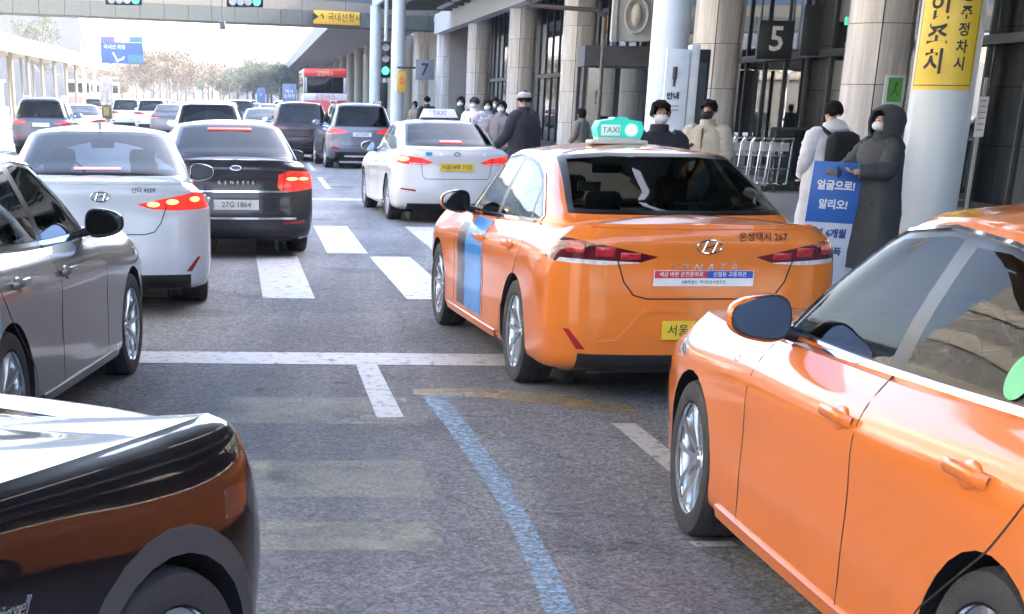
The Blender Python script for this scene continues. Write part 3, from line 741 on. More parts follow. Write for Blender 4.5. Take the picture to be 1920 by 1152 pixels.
# ================================================================== THE SETTING
def asphalt():
    m = bpy.data.materials.new('asphalt'); m.use_nodes = True; nt = m.node_tree; b = nt.nodes['Principled BSDF']; L = nt.links
    g = nt.nodes.new('ShaderNodeNewGeometry')
    def noise(s, d=4, r=.6):
        n = nt.nodes.new('ShaderNodeTexNoise'); n.inputs['Scale'].default_value = s; n.inputs['Detail'].default_value = d; n.inputs['Roughness'].default_value = r
        L.new(g.outputs['Position'], n.inputs['Vector']); return n
    def ramp(src, p0, p1, c0, c1):
        r = nt.nodes.new('ShaderNodeValToRGB'); e = r.color_ramp.elements; e[0].position, e[1].position = p0, p1; e[0].color = (*c0, 1); e[1].color = (*c1, 1); L.new(src, r.inputs[0]); return r.outputs[0]
    def mix(a, bb, f, mode='MIX'):
        x = nt.nodes.new('ShaderNodeMix'); x.data_type = 'RGBA'; x.blend_type = mode
        for k, v in (('A', a), ('B', bb), ('Factor', f)):
            if isinstance(v, (float, tuple)): x.inputs[k].default_value = v
            else: L.new(v, x.inputs[k])
        return x.outputs['Result']
    v = nt.nodes.new('ShaderNodeTexVoronoi'); v.inputs['Scale'].default_value = 85; L.new(g.outputs['Position'], v.inputs['Vector'])
    stone = ramp(v.outputs['Color'], .35, .95, (.125, .130, .140), (.38, .39, .41))
    v2 = nt.nodes.new('ShaderNodeTexVoronoi'); v2.inputs['Scale'].default_value = 38; L.new(g.outputs['Position'], v2.inputs['Vector'])
    big = ramp(v2.outputs['Color'], .3, .95, (.14, .144, .154), (.35, .36, .375))
    base = mix(stone, big, .45)
    tone = ramp(noise(.35, 6).outputs['Fac'], .3, .7, (.80, .80, .82), (1.15, 1.15, 1.15))
    base = mix(base, tone, 1.0, 'MULTIPLY')
    sp = nt.nodes.new('ShaderNodeVectorMath'); sp.operation = 'MULTIPLY'; sp.inputs[1].default_value = (1.6, .12, 1); L.new(g.outputs['Position'], sp.inputs[0])
    n = nt.nodes.new('ShaderNodeTexNoise'); n.inputs['Scale'].default_value = 1.0; n.inputs['Detail'].default_value = 5; L.new(sp.outputs[0], n.inputs['Vector'])
    wear = ramp(n.outputs['Fac'], .35, .65, (.78, .78, .80), (1.18, 1.17, 1.16))
    base = mix(base, wear, 1.0, 'MULTIPLY')
    # fine cracks
    w = nt.nodes.new('ShaderNodeTexVoronoi'); w.feature = 'DISTANCE_TO_EDGE'; w.inputs['Scale'].default_value = .55
    wn_ = noise(2.5, 3); av = nt.nodes.new('ShaderNodeVectorMath'); av.operation = 'MULTIPLY_ADD'; L.new(wn_.outputs['Color'], av.inputs[0]); av.inputs[1].default_value = (.5, .5, .5); L.new(g.outputs['Position'], av.inputs[2]); L.new(av.outputs[0], w.inputs['Vector'])
    crack = ramp(w.outputs['Distance'], .0, .008, (.45, .45, .45), (1, 1, 1))
    base = mix(base, crack, .6, 'MULTIPLY')
    n5 = noise(.9, 3, .4); stain = ramp(n5.outputs['Fac'], .60, .72, (1, 1, 1), (.62, .62, .64)); base = mix(base, stain, .8, 'MULTIPLY')
    n6 = noise(3.1, 2, .4); drip = ramp(n6.outputs['Fac'], .73, .78, (1, 1, 1), (.5, .5, .5)); base = mix(base, drip, .8, 'MULTIPLY')
    L.new(base, b.inputs['Base Color']); b.inputs['Roughness'].default_value = .92; b.inputs['Specular IOR Level'].default_value = .15
    bp = nt.nodes.new('ShaderNodeBump'); bp.inputs['Strength'].default_value = .55; bp.inputs['Distance'].default_value = .006
    L.new(v2.outputs['Distance'], bp.inputs['Height']); L.new(bp.outputs['Normal'], b.inputs['Normal'])
    return m
ASPHALT = asphalt()
def mottled(name, col, lo, hi, scale=9, rough=.6):
    """old road paint rubbed through to the asphalt below; also the painted windscreen reflections"""
    m = bpy.data.materials.new(name); m.use_nodes = True; nt = m.node_tree; b = nt.nodes['Principled BSDF']; o = nt.nodes['Material Output']; L = nt.links
    b.inputs['Roughness'].default_value = rough
    g = nt.nodes.new('ShaderNodeNewGeometry'); n = nt.nodes.new('ShaderNodeTexNoise'); n.inputs['Scale'].default_value = scale; n.inputs['Detail'].default_value = 9; n.inputs['Roughness'].default_value = .75
    L.new(g.outputs['Position'], n.inputs['Vector'])
    r = nt.nodes.new('ShaderNodeValToRGB'); r.color_ramp.elements[0].position = lo; r.color_ramp.elements[1].position = hi; L.new(n.outputs['Fac'], r.inputs[0])
    r2 = nt.nodes.new('ShaderNodeValToRGB'); r2.color_ramp.elements[0].color = (*[c * .72 for c in col], 1); r2.color_ramp.elements[1].color = (*col, 1)
    n3 = nt.nodes.new('ShaderNodeTexNoise'); n3.inputs['Scale'].default_value = 40; n3.inputs['Detail'].default_value = 4; L.new(g.outputs['Position'], n3.inputs['Vector']); L.new(n3.outputs['Fac'], r2.inputs[0])
    L.new(r2.outputs[0], b.inputs['Base Color'])
    t = nt.nodes.new('ShaderNodeBsdfTransparent'); mx = nt.nodes.new('ShaderNodeMixShader')
    L.new(r.outputs[0], mx.inputs[0]); L.new(t.outputs[0], mx.inputs[1]); L.new(b.outputs[0], mx.inputs[2]); L.new(mx.outputs[0], o.inputs['Surface'])
    MATS[name] = m; return m
ROADW = mottled('worn_white_road_paint', (.55, .55, .57), .31, .47, 11); ROADB = mottled('worn_blue_road_paint', (.26, .42, .60), .38, .60, 24); REFLECTY = mottled('yellow_windscreen_reflection', (.56, .53, .34), .38, .95, 4)
ROADO = mottled('orange_tint', (.55, .38, .16), .30, .72, 6)  # orange coat broken up by noise

mb = MB(); c = W(0, 280); mb.box((c.x, c.y, -.05), (900, 700, .1), rz=TH); tag(mb.build('road', ASPHALT, smooth=0), kind='structure')
PAVE = mat('pavement_blocks', (.22, .21, .20), .8, bump=.2, bscale=30, scale=3); KERB = mat('kerb_granite', (.34, .34, .33), .7, bump=.2)
mb = MB(); rd(mb, 4.40, 40, -20, 420, .0, .15); tag(mb.build('pavement', PAVE, smooth=0), kind='structure')
kerb = tag(empty('kerb', W(4.33, 0)), kind='structure')
kb = MB(); kb.box((0, 0, .07), (.14, .985, .16), bev=.012); kme = kb.mesh('kerb_stone', 30); kme.materials.append(KERB)
for k in range(60):
    o = mesh_obj('kerb_stone', kme, kerb); p = W(4.33, 1 + k) - W(4.33, 0); o.location = p; o.rotation_euler = (0, 0, TH)
mb = MB(); rd(mb, 4.26, 4.40, 61, 400, .0, .15); tag(mb.build('far_kerb', KERB, smooth=0), kind='structure')
# left island with its kerb
mb = MB(); rd(mb, -30, -14.2, 60, 300, .0, .15); tag(mb.build('island_pavement', PAVE, smooth=0), kind='structure')

def quad(name, pts, material, z=.004):
    me = bpy.data.meshes.new(name); me.from_pydata([(x, y, z) for x, y in pts], [], [tuple(range(len(pts)))]); me.materials.append(material)
    o = bpy.data.objects.new(name, me); link(o); return tag(o, kind='structure')
# painted markings, then mottled colour patches (positions measured on the ground)
quad('stop_line', [(-4.6, 10.63), (.97, 10.92), (.97, 11.46), (-4.6, 11.17)], ROADW)
quad('lane_line', [(-.13, 10.86), (.02, 10.87), (.18, 8.97), (.02, 8.93)], ROADW)
quad('lane_line', [(1.40, 8.88), (1.54, 8.89), (1.72, 7.1), (1.57, 7.08)], ROADW)
quad('lane_line', [(1.36, 6.30), (1.55, 6.32), (1.57, 6.24), (1.38, 6.22)], ROADW)
quad('blue_parking_line', [(.31, 9.62), (.46, 9.62), (.56, 8.7), (.62, 7.96), (.68, 7.3), (.71, 6.69), (.745, 5.9), (.755, 5.30), (.73, 4.2), (.62, 4.2), (.645, 5.29), (.635, 5.9), (.61, 6.58), (.565, 7.3), (.50, 7.88), (.42, 8.7)], ROADB)
quad('blue_parking_line', [(.29, 9.62), (1.25, 9.68), (1.25, 9.80), (.29, 9.78)], ROADB)
def stripe(x0, y0, x1, y1, w, n='crosswalk_stripe'):
    quad(n, [(x0, y0), (x0 + w, y0 + .03), (x1 + w, y1 + .03), (x1, y1)], ROADW)
for k in range(-5, 4):
    dx = k * 1.36
    stripe(-1.44 + dx, 18.85 + dx * .07, -1.06 + dx, 14.66 + dx * .07, .49)
    stripe(-1.19 + dx + .25, 23.62 + dx * .07, -.85 + dx + .25, 19.3 + dx * .07, .50)
for k in range(12):
    for v in (-8.2, -4.9, -1.6, 1.5):
        a, b_ = W(v - .06, 34 + k * 9), W(v + .06, 39 + k * 9); c_, d_ = W(v + .06, 34 + k * 9), W(v - .06, 39 + k * 9)
        if k < 8: quad('far_lane_line', [(a.x, a.y), (c_.x, c_.y), (b_.x, b_.y), (d_.x, d_.y)], ROADW)
a, b_, c_, d_ = W(-8, 30), W(3.6, 30), W(3.6, 30.5), W(-8, 30.5); quad('far_stop_line', [(p.x, p.y) for p in (a, b_, c_, d_)], ROADW)
quad('windscreen_reflection_patch', [(-.95, 9.55), (.20, 9.6), (.25, 8.75), (-.90, 8.7)], REFLECTY, .003)  # yellow windscreen reflections, laid on the road as colour
quad('windscreen_reflection_patch', [(-.75, 7.75), (.25, 7.8), (.3, 7.0), (-.72, 6.95)], REFLECTY, .003)
quad('windscreen_reflection_patch', [(-.68, 6.5), (.28, 6.55), (.32, 6.1), (-.65, 6.05)], REFLECTY, .003)
quad('orange_arc', [(.25, 9.9), (.7, 9.98), (1.2, 9.78), (1.6, 9.4), (1.6, 9.15), (1.1, 9.45), (.6, 9.68), (.25, 9.7)], ROADO, .006)

# ------------------------------------------------------------------ terminal
STONE = None
def stone_mat(name='polished_beige_granite', base=(.56, .54, .52)):
    m = bpy.data.materials.new(name); m.use_nodes = True; nt = m.node_tree; b = nt.nodes['Principled BSDF']; L = nt.links
    tc = nt.nodes.new('ShaderNodeTexCoord'); mp = nt.nodes.new('ShaderNodeMapping'); mp.inputs['Scale'].default_value = (7, 7, .35); L.new(tc.outputs['Object'], mp.inputs[0])
    oi = nt.nodes.new('ShaderNodeObjectInfo'); ad = nt.nodes.new('ShaderNodeVectorMath'); ad.operation = 'ADD'; L.new(mp.outputs[0], ad.inputs[0]); L.new(oi.outputs['Random'], ad.inputs[1])
    n = nt.nodes.new('ShaderNodeTexNoise'); n.inputs['Scale'].default_value = 1; n.inputs['Detail'].default_value = 7; n.inputs['Roughness'].default_value = .65; L.new(ad.outputs[0], n.inputs['Vector'])
    r = nt.nodes.new('ShaderNodeValToRGB'); r.color_ramp.elements[0].position = .33; r.color_ramp.elements[1].position = .66
    r.color_ramp.elements[0].color = (*[c * .72 for c in base], 1); r.color_ramp.elements[1].color = (*[min(1, c * 1.28) for c in base], 1); L.new(n.outputs['Fac'], r.inputs[0])
    L.new(r.outputs[0], b.inputs['Base Color']); b.inputs['Roughness'].default_value = .22; b.inputs['Specular IOR Level'].default_value = .6
    return m
STONE = stone_mat(); STEELW = mat('pale_blue_column_paint', (.60, .66, .70), .35, coat=.3, var=.05, scale=1.5); CREAM = mat('cream_paint', (.26, .235, .18), .6); CONC = mat('grey_green_concrete_panel', (.10, .112, .098), .7, bump=.1)
DARKM = mat('dark_mullion', (.045, .05, .05), .4, .5); DKGREEN = mat('dark_green_soffit', (.11, .14, .13), .55, .2); OFFW = mat('off_white_fascia', (.56, .58, .56), .5); DARKGREY = mat('dark_grey_cladding', (.075, .078, .085), .5)
FGLASS = glass('facade_glass', (.34, .46, .41), .95, 4.2); WALL = mat('far_terminal_wall', (.30, .29, .27), .8); INSIDE = mat('lobby_wall', (.45, .40, .30), .8, var=.6, scale=.5)

term = tag(empty('terminal_building', W(12.6, 0)), 'airport terminal front of tall glass panes and dark mullions behind the columns', 'building')
def part_of(root, o):
    """keep world placement, make it a child"""
    o.parent = root; o.matrix_parent_inverse = root.matrix_basis.inverted() if True else Matrix(); return o
bpy.context.view_layer.update()
def rbox(name, material, v0, v1, u0, u1, z0, z1, root=None, **k):
    mb = MB(); rd(mb, v0, v1, u0, u1, z0, z1, **k); o = mb.build(name, material, smooth=0)
    if root is not None: part_of(root, o)
    return o
rbox('upper_wall', WALL, 12.75, 45, -40, 108, 6.6, 13, term)
rbox('lobby_back_wall', INSIDE, 20, 20.3, -10, 108, .15, 6.6, term)
rbox('lobby_floor', mat('lobby_floor', (.3, .28, .25), .2), 12.7, 20, -10, 108, .10, .17, term)
rbox('ceiling', OFFW, 10.9, 20, -10, 108, 6.35, 6.6, term)
rbox('end_wall', WALL, 12.7, 20, 107.7, 108, .15, 6.4, term)
PW = 1.55
pb = MB(); pb.box((0, 0, 1.32), (.02, PW - .06, 2.60)); pane_lo = pb.mesh('glass_pane', 0); pane_lo.materials.append(FGLASS)
pb = MB(); pb.box((0, 0, 1.5), (.02, PW - .06, 3.2)); pane_hi = pb.mesh('glass_pane', 0); pane_hi.materials.append(FGLASS)
mbm = MB(); mbm.box((0, 0, 3.2), (.12, .07, 6.2)); mull = mbm.mesh('mullion', 0); mull.materials.append(DARKM)
NP = 66
for k in range(NP):
    u = 2 + k * PW; base = W(12.6, u)
    for me, z, nm in ((pane_lo, .15, 'glass_pane'), (pane_hi, 2.98, 'glass_pane')):
        o = mesh_obj(nm, me, term); o.location = base + Vector((0, 0, z)) - term.location; o.rotation_euler = (0, 0, TH)
    o = mesh_obj('mullion', mull, term); o.location = W(12.6, u - PW / 2, .1) - term.location; o.rotation_euler = (0, 0, TH)
rbox('transom', DARKM, 12.5, 12.66, 1, 104, 2.80, 2.95, term); rbox('sill', DARKM, 12.5, 12.7, 1, 104, .15, .26, term)
bpy.context.view_layer.update()

# stone-clad columns
def ring_panels(r, z0, z1, n=2, gap=.012):
    mb = MB(); me = []
    for k in range(n):
        m_ = MB(); a0, a1 = 2 * math.pi * k / n + gap / r, 2 * math.pi * (k + 1) / n - gap / r; st_ = 14; prev = None
        for j in range(st_ + 1):
            a = a0 + (a1 - a0) * j / st_; cur = [m_.bm.verts.new((rr * math.cos(a), rr * math.sin(a), z)) for rr, z in ((r, z0), (r, z1), (r - .03, z1), (r - .03, z0))]
            if prev:
                for q in range(4): m_.bm.faces.new((prev[q], cur[q], cur[(q + 1) % 4], prev[(q + 1) % 4]))
            else: m_.bm.faces.new(cur)
            prev = cur
        m_.bm.faces.new(prev[::-1]); mm = m_.mesh('stone_panel', 40); mm.materials.append(STONE); me.append(mm)
    return me
zs = [.15, 1.15, 2.15, 3.15, 4.25, 5.40]
PANELS = [ring_panels(.60, a + .006, b_ - .006) for a, b_ in zip(zs[:-1], zs[1:])]
core = MB(); core.cyl((0, 0, .1), (0, 0, 6.4), .565, n=32); core = core.mesh('column_core', 40); core.materials.append(DARKM)
stone_px = [(1635, 'stone-clad column behind the two people with the placard'), (1335, 'stone-clad column behind the man in the beige jacket'), (1080, 'stone-clad column left of the dark entrance box'), (975, 'stone-clad column behind the person in a white cap'),
            (895, 'stone-clad column behind the waiting group'), (835, 'narrow looking stone-clad column, third from the white pole'), (790, 'stone-clad column beside the number 7 sign'), (757, 'far stone-clad column half hidden by the white pole')]
TT = math.tan(TH)
for px_, lab in stone_px:
    k = (px_ - 710) / 3058 * math.cos(TH) + math.sin(TH); Y = 11.2 / k; p = from_photo(px_, Y)
    c = tag(empty('stone_column', p), lab, 'column', 'stone-clad columns along the terminal')
    for grp in PANELS:
        for mm in grp: o = mesh_obj('stone_panel', mm, c); o.rotation_euler = (0, 0, -.3 - math.pi / 2)
    mesh_obj('column_core', core, c)
    b2 = MB(); b2.cyl((0, 0, 5.40), (0, 0, 6.36), .62, n=32); mesh_obj('capital', b2.mesh('capital', 40), c, STONE)
def steel_column(px_, Y, lab, r=.30, h=6.3):
    p = from_photo(px_, Y); c = tag(empty('steel_column', p), lab, 'column', 'pale steel canopy columns')
    mb = MB(); mb.cyl((0, 0, .15), (0, 0, h), r, n=40); mb.build('shaft', STEELW, c); mb = MB(); mb.cyl((0, 0, .13), (0, 0, .22), r + .07, n=32); mb.build('base_collar', OFFW, c)
    return c
col1 = steel_column(1762, 16.0, 'thick pale blue steel column carrying the yellow tow-away sign'); col2 = steel_column(1246, 26.4, 'pale steel column behind the white information board')
col3 = steel_column(745, 73, 'slim white column beside the green traffic light'); steel_column(703, 86, 'slim white column left of the green traffic light')
# canopy over the pavement
can = tag(empty('canopy', W(8.5, 40)), 'dark green canopy soffit with light edge over the pavement at the top', 'canopy'); bpy.context.view_layer.update()
rbox('roof_slab', DKGREEN, 6.3, 10.9, 6, 88, 6.45, 6.7, can); rbox('edge_fascia', OFFW, 6.15, 6.30, 6, 88.1, 6.30, 6.95, can); rbox('end_fascia', OFFW, 6.30, 10.3, 88, 88.15, 6.25, 6.9, can)
rbox('terminal_side_beam', OFFW, 10.35, 10.9, 6, 96, 5.42, 6.45, can)
rb = MB(); rb.box((0, 0, 0), (4.0, .12, .22)); rbm = rb.mesh('cross_rib', 0); rbm.materials.append(CONC)
for k in range(34):
    o = mesh_obj('cross_rib', rbm, None); o.location = W(8.32, 8 + k * 2.4, 6.33); o.rotation_euler = (0, 0, TH); part_of(can, o)
lb = MB(); lb.box((0, 0, 0), (.28, 5.2, .07)); lbm = lb.mesh('soffit_panel_strip', 0); lbm.materials.append(mat('soffit_strip', (.42, .44, .42), .5))
for k in range(12):
    for v in (7.2, 9.4): o = mesh_obj('soffit_strip', lbm, None); o.location = W(v, 12 + k * 6.4, 6.20); o.rotation_euler = (0, 0, TH); part_of(can, o)
# unseen slatted canopy added over the near lanes to darken and streak the reflections
can3 = tag(empty('added_lane_canopy', W(3, 4)), 'unseen dark slatted canopy added over the taxi lane to darken reflections', 'canopy'); bpy.context.view_layer.update()
v_ = -4.6
for k in range(11):
    rbox('added_canopy_board', DKGREEN, v_, v_ + .92, 1, 17, 6.5, 6.6, can3); v_ += .93 + (.18 if k in (1, 4, 8) else 0)
for k in range(4): rbox('added_cross_beam', CONC, -4.7, 6.2, 1.5 + k * 4.6, 1.75 + k * 4.6, 6.2, 6.5, can3)
# unseen block added left of the road to shape window reflections and bounce light
pk = tag(empty('reflection_block', W(-24, 15)), 'unseen dark block with pale bands added on the left for reflections and bounce', 'building'); bpy.context.view_layer.update()
rbox('reflection_wall', mat('dull_reflection_wall', (.15, .15, .15), .6), -40, -21, -40, 62, 0, 24, pk)
for z0, z1 in ((3.6, 6.4), (10.8, 13.4), (18.0, 20.4)): rbox('pale_band', WALL, -21, -20.7, -40, 62, z0, z1, pk)
# second canopy beyond the bridge
can2 = tag(empty('far_canopy', W(8, 200)), 'long pale canopy deck receding beyond the footbridge above the red bus', 'canopy'); bpy.context.view_layer.update()
rbox('deck', mat('pale_deck_underside', (.30, .27, .23), .8), 5.0, 11.2, 104, 350, 6.3, 6.6, can2); rbox('edge_beam', CREAM, 4.6, 5.0, 104, 350, 6.05, 7.1, can2)
for k in range(14):
    mb = MB(); p = W(9.6, 112 + k * 14); mb.cyl((p.x, p.y, .15), (p.x, p.y, 6.3), .4, n=16); o = mb.build('pier', CREAM); part_of(can2, o)
rbox('back_wall', mat('tan_far_wall', (.36, .30, .24), .8, var=.3, scale=.6), 12.0, 13, 108.2, 350, .15, 9, can2)

# footbridge across the road
A = Vector((-20.6, 88.7, 6.05)); B = Vector((-3.3, 98.5, 6.05)); dr = (B - A).normalized(); nrm = Vector((dr.y, -dr.x, 0))
br = tag(empty('footbridge', A), 'enclosed footbridge crossing above the road, grey-green concrete band below bluish glazing', 'footbridge'); bpy.context.view_layer.update()
ang = math.atan2(dr.y, dr.x)
def bbox(name, material, s0, s1, d0, d1, z0, z1, me=None):
    mb = MB(); c = A + dr * ((s0 + s1) / 2) - nrm * ((d0 + d1) / 2); mb.box((c.x, c.y, (z0 + z1) / 2), (s1 - s0, d1 - d0, z1 - z0), rz=ang); o = mb.build(name, material, smooth=0); return part_of(br, o)
bbox('deck', mat('bridge_underside', (.10, .11, .095), .8), -30, 34, .1, 3.6, 5.90, 6.45); bbox('roof', OFFW, -30, 34, -.2, 3.7, 10.6, 11)
def seg(name, material, L, z0, z1, depth, count, s0, off):
    mb = MB(); mb.box((0, 0, (z0 + z1) / 2), (L - .03, depth, z1 - z0)); me = mb.mesh(name, 0); me.materials.append(material)
    for k in range(count):
        o = mesh_obj(name, me, None); c = A + dr * (s0 + L * (k + .5)) + nrm * off; o.location = (c.x, c.y, 0); o.rotation_euler = (0, 0, ang); part_of(br, o)
seg('concrete_panel', CONC, 1.45, 5.86, 6.62, .16, 42, -28, .02); seg('cream_panel', mat('cream_band', (.21, .19, .155), .7), 2.9, 6.64, 7.22, .12, 21, -28, -.04)
BLUEGL = mat('bridge_glazing', (.08, .13, .20), .12, coat=1, var=.2, scale=.5)
seg('window_pane', BLUEGL, 1.45, 7.26, 10.5, .05, 42, -28, -.06)
bbox('far_side_wall', CREAM, -30, 34, 3.5, 3.6, 6.4, 10.6)
rbox('stair_tower', mat('stair_tower', (.35, .33, .30), .8), 11.3, 20, 96, 107.6, .15, 12, None)
bpy.data.objects['stair_tower']['label'] = 'plain grey stair tower where the footbridge meets the terminal'; bpy.data.objects['stair_tower']['category'] = 'building'
# yellow sign under the bridge
c = A + dr * 20.6 + nrm * .22; ys = tag(empty('bridge_sign', (c.x, c.y, 6.3)), 'long yellow direction sign with black lettering fixed to the footbridge edge', 'sign')
mb = MB(); mb.box((0, 0, 0), (3.1, .10, .72), bev=.02); mb.build('panel', mat('sign_yellow', (.70, .42, .03), .45), ys); ys.rotation_euler = (0, 0, ang)
o = text('lettering', '▶↑ 국내선청사', .50, (0, -.06, 0), (0, -1, 0), INK, ys)

# ------------------------------------------------------------------ left island shelter, far buildings
sh = tag(empty('bus_shelter', W(-16.5, 100)), 'long cream roofed shelter with slim posts on the sunlit left island', 'shelter'); bpy.context.view_layer.update()
rbox('roof', CREAM, -21.5, -15.0, 66, 165, 4.75, 5.0, sh); rbox('roof_fascia', mat('cream_fascia', (.24, .22, .155), .6), -15.0, -14.8, 66, 165, 4.2, 5.15, sh); rbox('end_fascia', mat('cream_fascia', (.6, .6, .5)), -21.5, -15, 65.8, 66, 4.2, 5.15, sh)
for k in range(13):
    for v in (-15.8, -20.5):
        mb = MB(); p = W(v, 70 + k * 7.5); mb.cyl((p.x, p.y, .15), (p.x, p.y, 4.75), .13, n=12); o = mb.build('post', CREAM); part_of(sh, o)
for k, (v, u, lab, colr) in enumerate([(-17.3, 72, 'reddish brown kiosk nearest the road end of the shelter', (.12, .06, .05)), (-17.6, 88, 'brown kiosk second along under the cream shelter roof', (.20, .11, .07)), (-17.8, 108, 'small grey kiosk farther along under the shelter', (.3, .28, .25))]):
    p = W(v, u); ki = tag(empty('kiosk', p, TH), lab, 'kiosk', 'kiosks under the shelter'); mb = MB(); mb.box((0, 0, 1.35), (2.2, 3.0, 2.4), bev=.05); mb.build('cabin', mat('kiosk_%d' % k, colr, .6), ki)
    mb = MB(); mb.box((1.12, 0, 1.6), (.03, 2.2, 1.0)); mb.build('window', BLUEGL, ki); mb = MB(); mb.box((0, -1.515, 1.6), (1.5, .03, 1.0)); mb.build('window', BLUEGL, ki); mb = MB(); mb.box((0, 0, 2.62), (2.5, 3.3, .14)); mb.build('roof', OFFW, ki)
hall = tag(empty('distant_hall', (-66, 320, 0)), 'large pale grey hall with a slanting edge far behind the shelter', 'building')
mb = MB(); mb.prism([(-45, 0), (12, 0), (14.5, 10), (12.5, 17.5), (8, 17.8), (-45, 18.5)], 30, Matrix.Rotation(math.pi / 2, 4, 'X')); mb.build('shell', mat('pale_hall_panels', (.075, .082, .10), .6, var=.06, scale=.2), hall, smooth=0)
for k in range(9):
    mb = MB(); mb.box((-38 + k * 5.5, -30.1, 9), (.25, .3, 17)); mb.build('panel_rib', mat('hall_rib', (.06, .065, .085), .6), hall)
for k in range(7):
    h_ = 6 + random.random() * 5; x = -75 + k * 22; b_ = tag(empty('distant_building', (x, 420 + 8 * k, 0)), ['low pale block far left behind the hall', 'low pale block behind the blue road sign', 'small distant block behind the bare trees', 'distant block above the white car row', 'distant flat block near the road end', 'small block seen past the far canopy', 'far block hidden mostly by the red bus'][k], 'building', 'distant buildings')
    mb = MB(); mb.box((0, 0, h_ / 2), (16, 12, h_)); mb.build('walls', mat('distant_wall', (.2, .19, .18), .8), b_, smooth=0)
    for q in range(5): mb = MB(); mb.box((-6 + q * 3, -6.05, h_ * .6), (1.6, .15, 1.5)); mb.build('window', BLUEGL, b_, smooth=0)

# ------------------------------------------------------------------ trees
BARK = mat('bark', (.16, .13, .10), .9, bump=.4); TWIG = mat('dry_tan_foliage', (.13, .095, .06), .8, var=.35, scale=2.5); TWIGG = mat('dull_green_needles', (.05, .07, .035), .8, var=.4, scale=2.5)
def tree_meshes(seed, conifer=False, leaves=4200, H=8.5):
    rnd = random.Random(seed); t = MB(); t.cyl((0, 0, 0), (.15, 0, H * .45), .22, .13, n=8); tips = []
    for k in range(9):
        a = rnd.random() * 6.28; z0 = H * (.28 + .05 * k); L = (1.6 + rnd.random() * 1.4) * (1 - .05 * k); e = Vector((math.cos(a) * L, math.sin(a) * L, z0 + L * .75))
        t.cyl((0.1, 0, z0), e, .08, .03, n=6); tips.append(e)
        for q in range(3):
            b2 = a + rnd.uniform(-.9, .9); e2 = e + Vector((math.cos(b2), math.sin(b2), .9)) * rnd.uniform(.5, 1.1); t.cyl(e, e2, .03, .012, n=5); tips.append(e2)
    t.cyl((.15, 0, H * .45), (.1, .1, H * .86), .12, .04, n=7)
    cl = [(p + Vector((rnd.gauss(0, .3), rnd.gauss(0, .3), rnd.gauss(0, .2))), rnd.uniform(.5, 1.05)) for p in tips] + [(Vector((rnd.gauss(0, .8), rnd.gauss(0, .8), H * rnd.uniform(.6, .95))), rnd.uniform(.5, .9)) for _ in range(8)]
    V, F = [], []
    for k in range(leaves):
        c, r = rnd.choice(cl); d = Vector((rnd.gauss(0, 1), rnd.gauss(0, 1), rnd.gauss(0, .8))).normalized() * (r * rnd.random() ** .4); p = c + d; s_ = rnd.uniform(.05, .15) * (1.0 if not conifer else .8)
        q = Euler((rnd.random() * 6, rnd.random() * 6, rnd.random() * 6)).to_matrix(); i = len(V)
        V += [p + q @ Vector(w_) * s_ for w_ in ((-1, -.4, 0), (1, -.4, 0), (.3, .8, 0))]; F.append((i, i + 1, i + 2))
    me = bpy.data.meshes.new('crown'); me.from_pydata(V, [], F); me.materials.append(TWIGG if conifer else TWIG)
    tm = t.mesh('trunk', 60); tm.materials.append(BARK); return tm, me
TM = [tree_meshes(1), tree_meshes(2), tree_meshes(3, True, 6000), tree_meshes(4, True, 5000)]
tl = ['bare tan tree', 'bushy dull green tree', 'thin dry tree', 'low green tree', 'tall bare tree']
spots = []
rnd = random.Random(11)
pxs = [185, 207, 228, 249, 270, 288, 301, 318, 333, 349, 366, 381, 398, 413, 431, 447, 463, 478, 494, 509, 524, 541, 559, 577, 596]
tops = [140, 132, 150, 138, 122, 100, 92, 97, 110, 118, 124, 120, 127, 131, 135, 130, 122, 117, 113, 119, 126, 131, 129, 135, 133]
marks = ['left of the blue road sign', 'under the blue road sign left corner', 'under the middle of the blue road sign', 'under the right edge of the blue road sign', 'just right of the blue road sign', 'tallest left of the road', 'peak of the left clump', 'falling side of the left clump', 'below the left clump', 'over the silver van roof left', 'over the silver van roof', 'beside the silver van roof', 'over the van roof right corner',
         'between van and white car', 'left of the middle gap', 'at the middle gap', 'rising beside the small signs', 'left of the green top', 'the greenest top', 'right of the green top', 'above the small white sign', 'above the blue-white sign', 'under the far canopy edge', 'left of the red bus', 'behind the red bus']
for k, (px_, ty, mk) in enumerate(zip(pxs, tops, marks)):
    Y = 205 + rnd.random() * 60; zt = 1.73 + (190 - 12 - ty + 8) / 3058 * Y; v = (2 if 425 < px_ < 540 or k % 6 == 3 else k % 2) + (rnd.random() < .3 and 425 < px_ < 540)
    tm, cm = TM[min(v, 3)]; s_ = zt / 8.5; nm = 'tree'
    t = tag(empty(nm, from_photo(px_, Y), rnd.random() * 6), ('green needled tree ' if v > 1 else 'dry tan tree ') + mk, 'tree', 'winter trees at the far end of the road'); t.scale = (s_ * 1.15, s_ * 1.15, s_)
    mesh_obj('trunk', tm, t); mesh_obj('crown', cm, t)
backm = ['at its left end by the shelter', 'behind the lamp post', 'behind the blue road sign left edge', 'behind the blue road sign right edge', 'behind the tallest front tree', 'left of the highest clump', 'right of the highest clump', 'above the pale van', 'above the dark saloon', 'at the lowest dip of the tree line', 'left of the small pale sign', 'above the small pale sign', 'behind the greenest tree', 'above the blue-white sign', 'beside the far canopy tip', 'behind the red coach']
for k in range(16):
    px_ = 150 + k * 27; Y = 275 + (k % 3) * 14; t = tag(empty('tree', from_photo(px_, Y), k), 'dry tan tree of the hazy back row, ' + backm[k], 'tree', 'back row of hazy trees'); t.scale = (1.25, 1.25, .9 + .12 * math.sin(k * 1.7)); tm, cm = TM[k % 4]; mesh_obj('trunk', tm, t); mesh_obj('crown', cm, t)
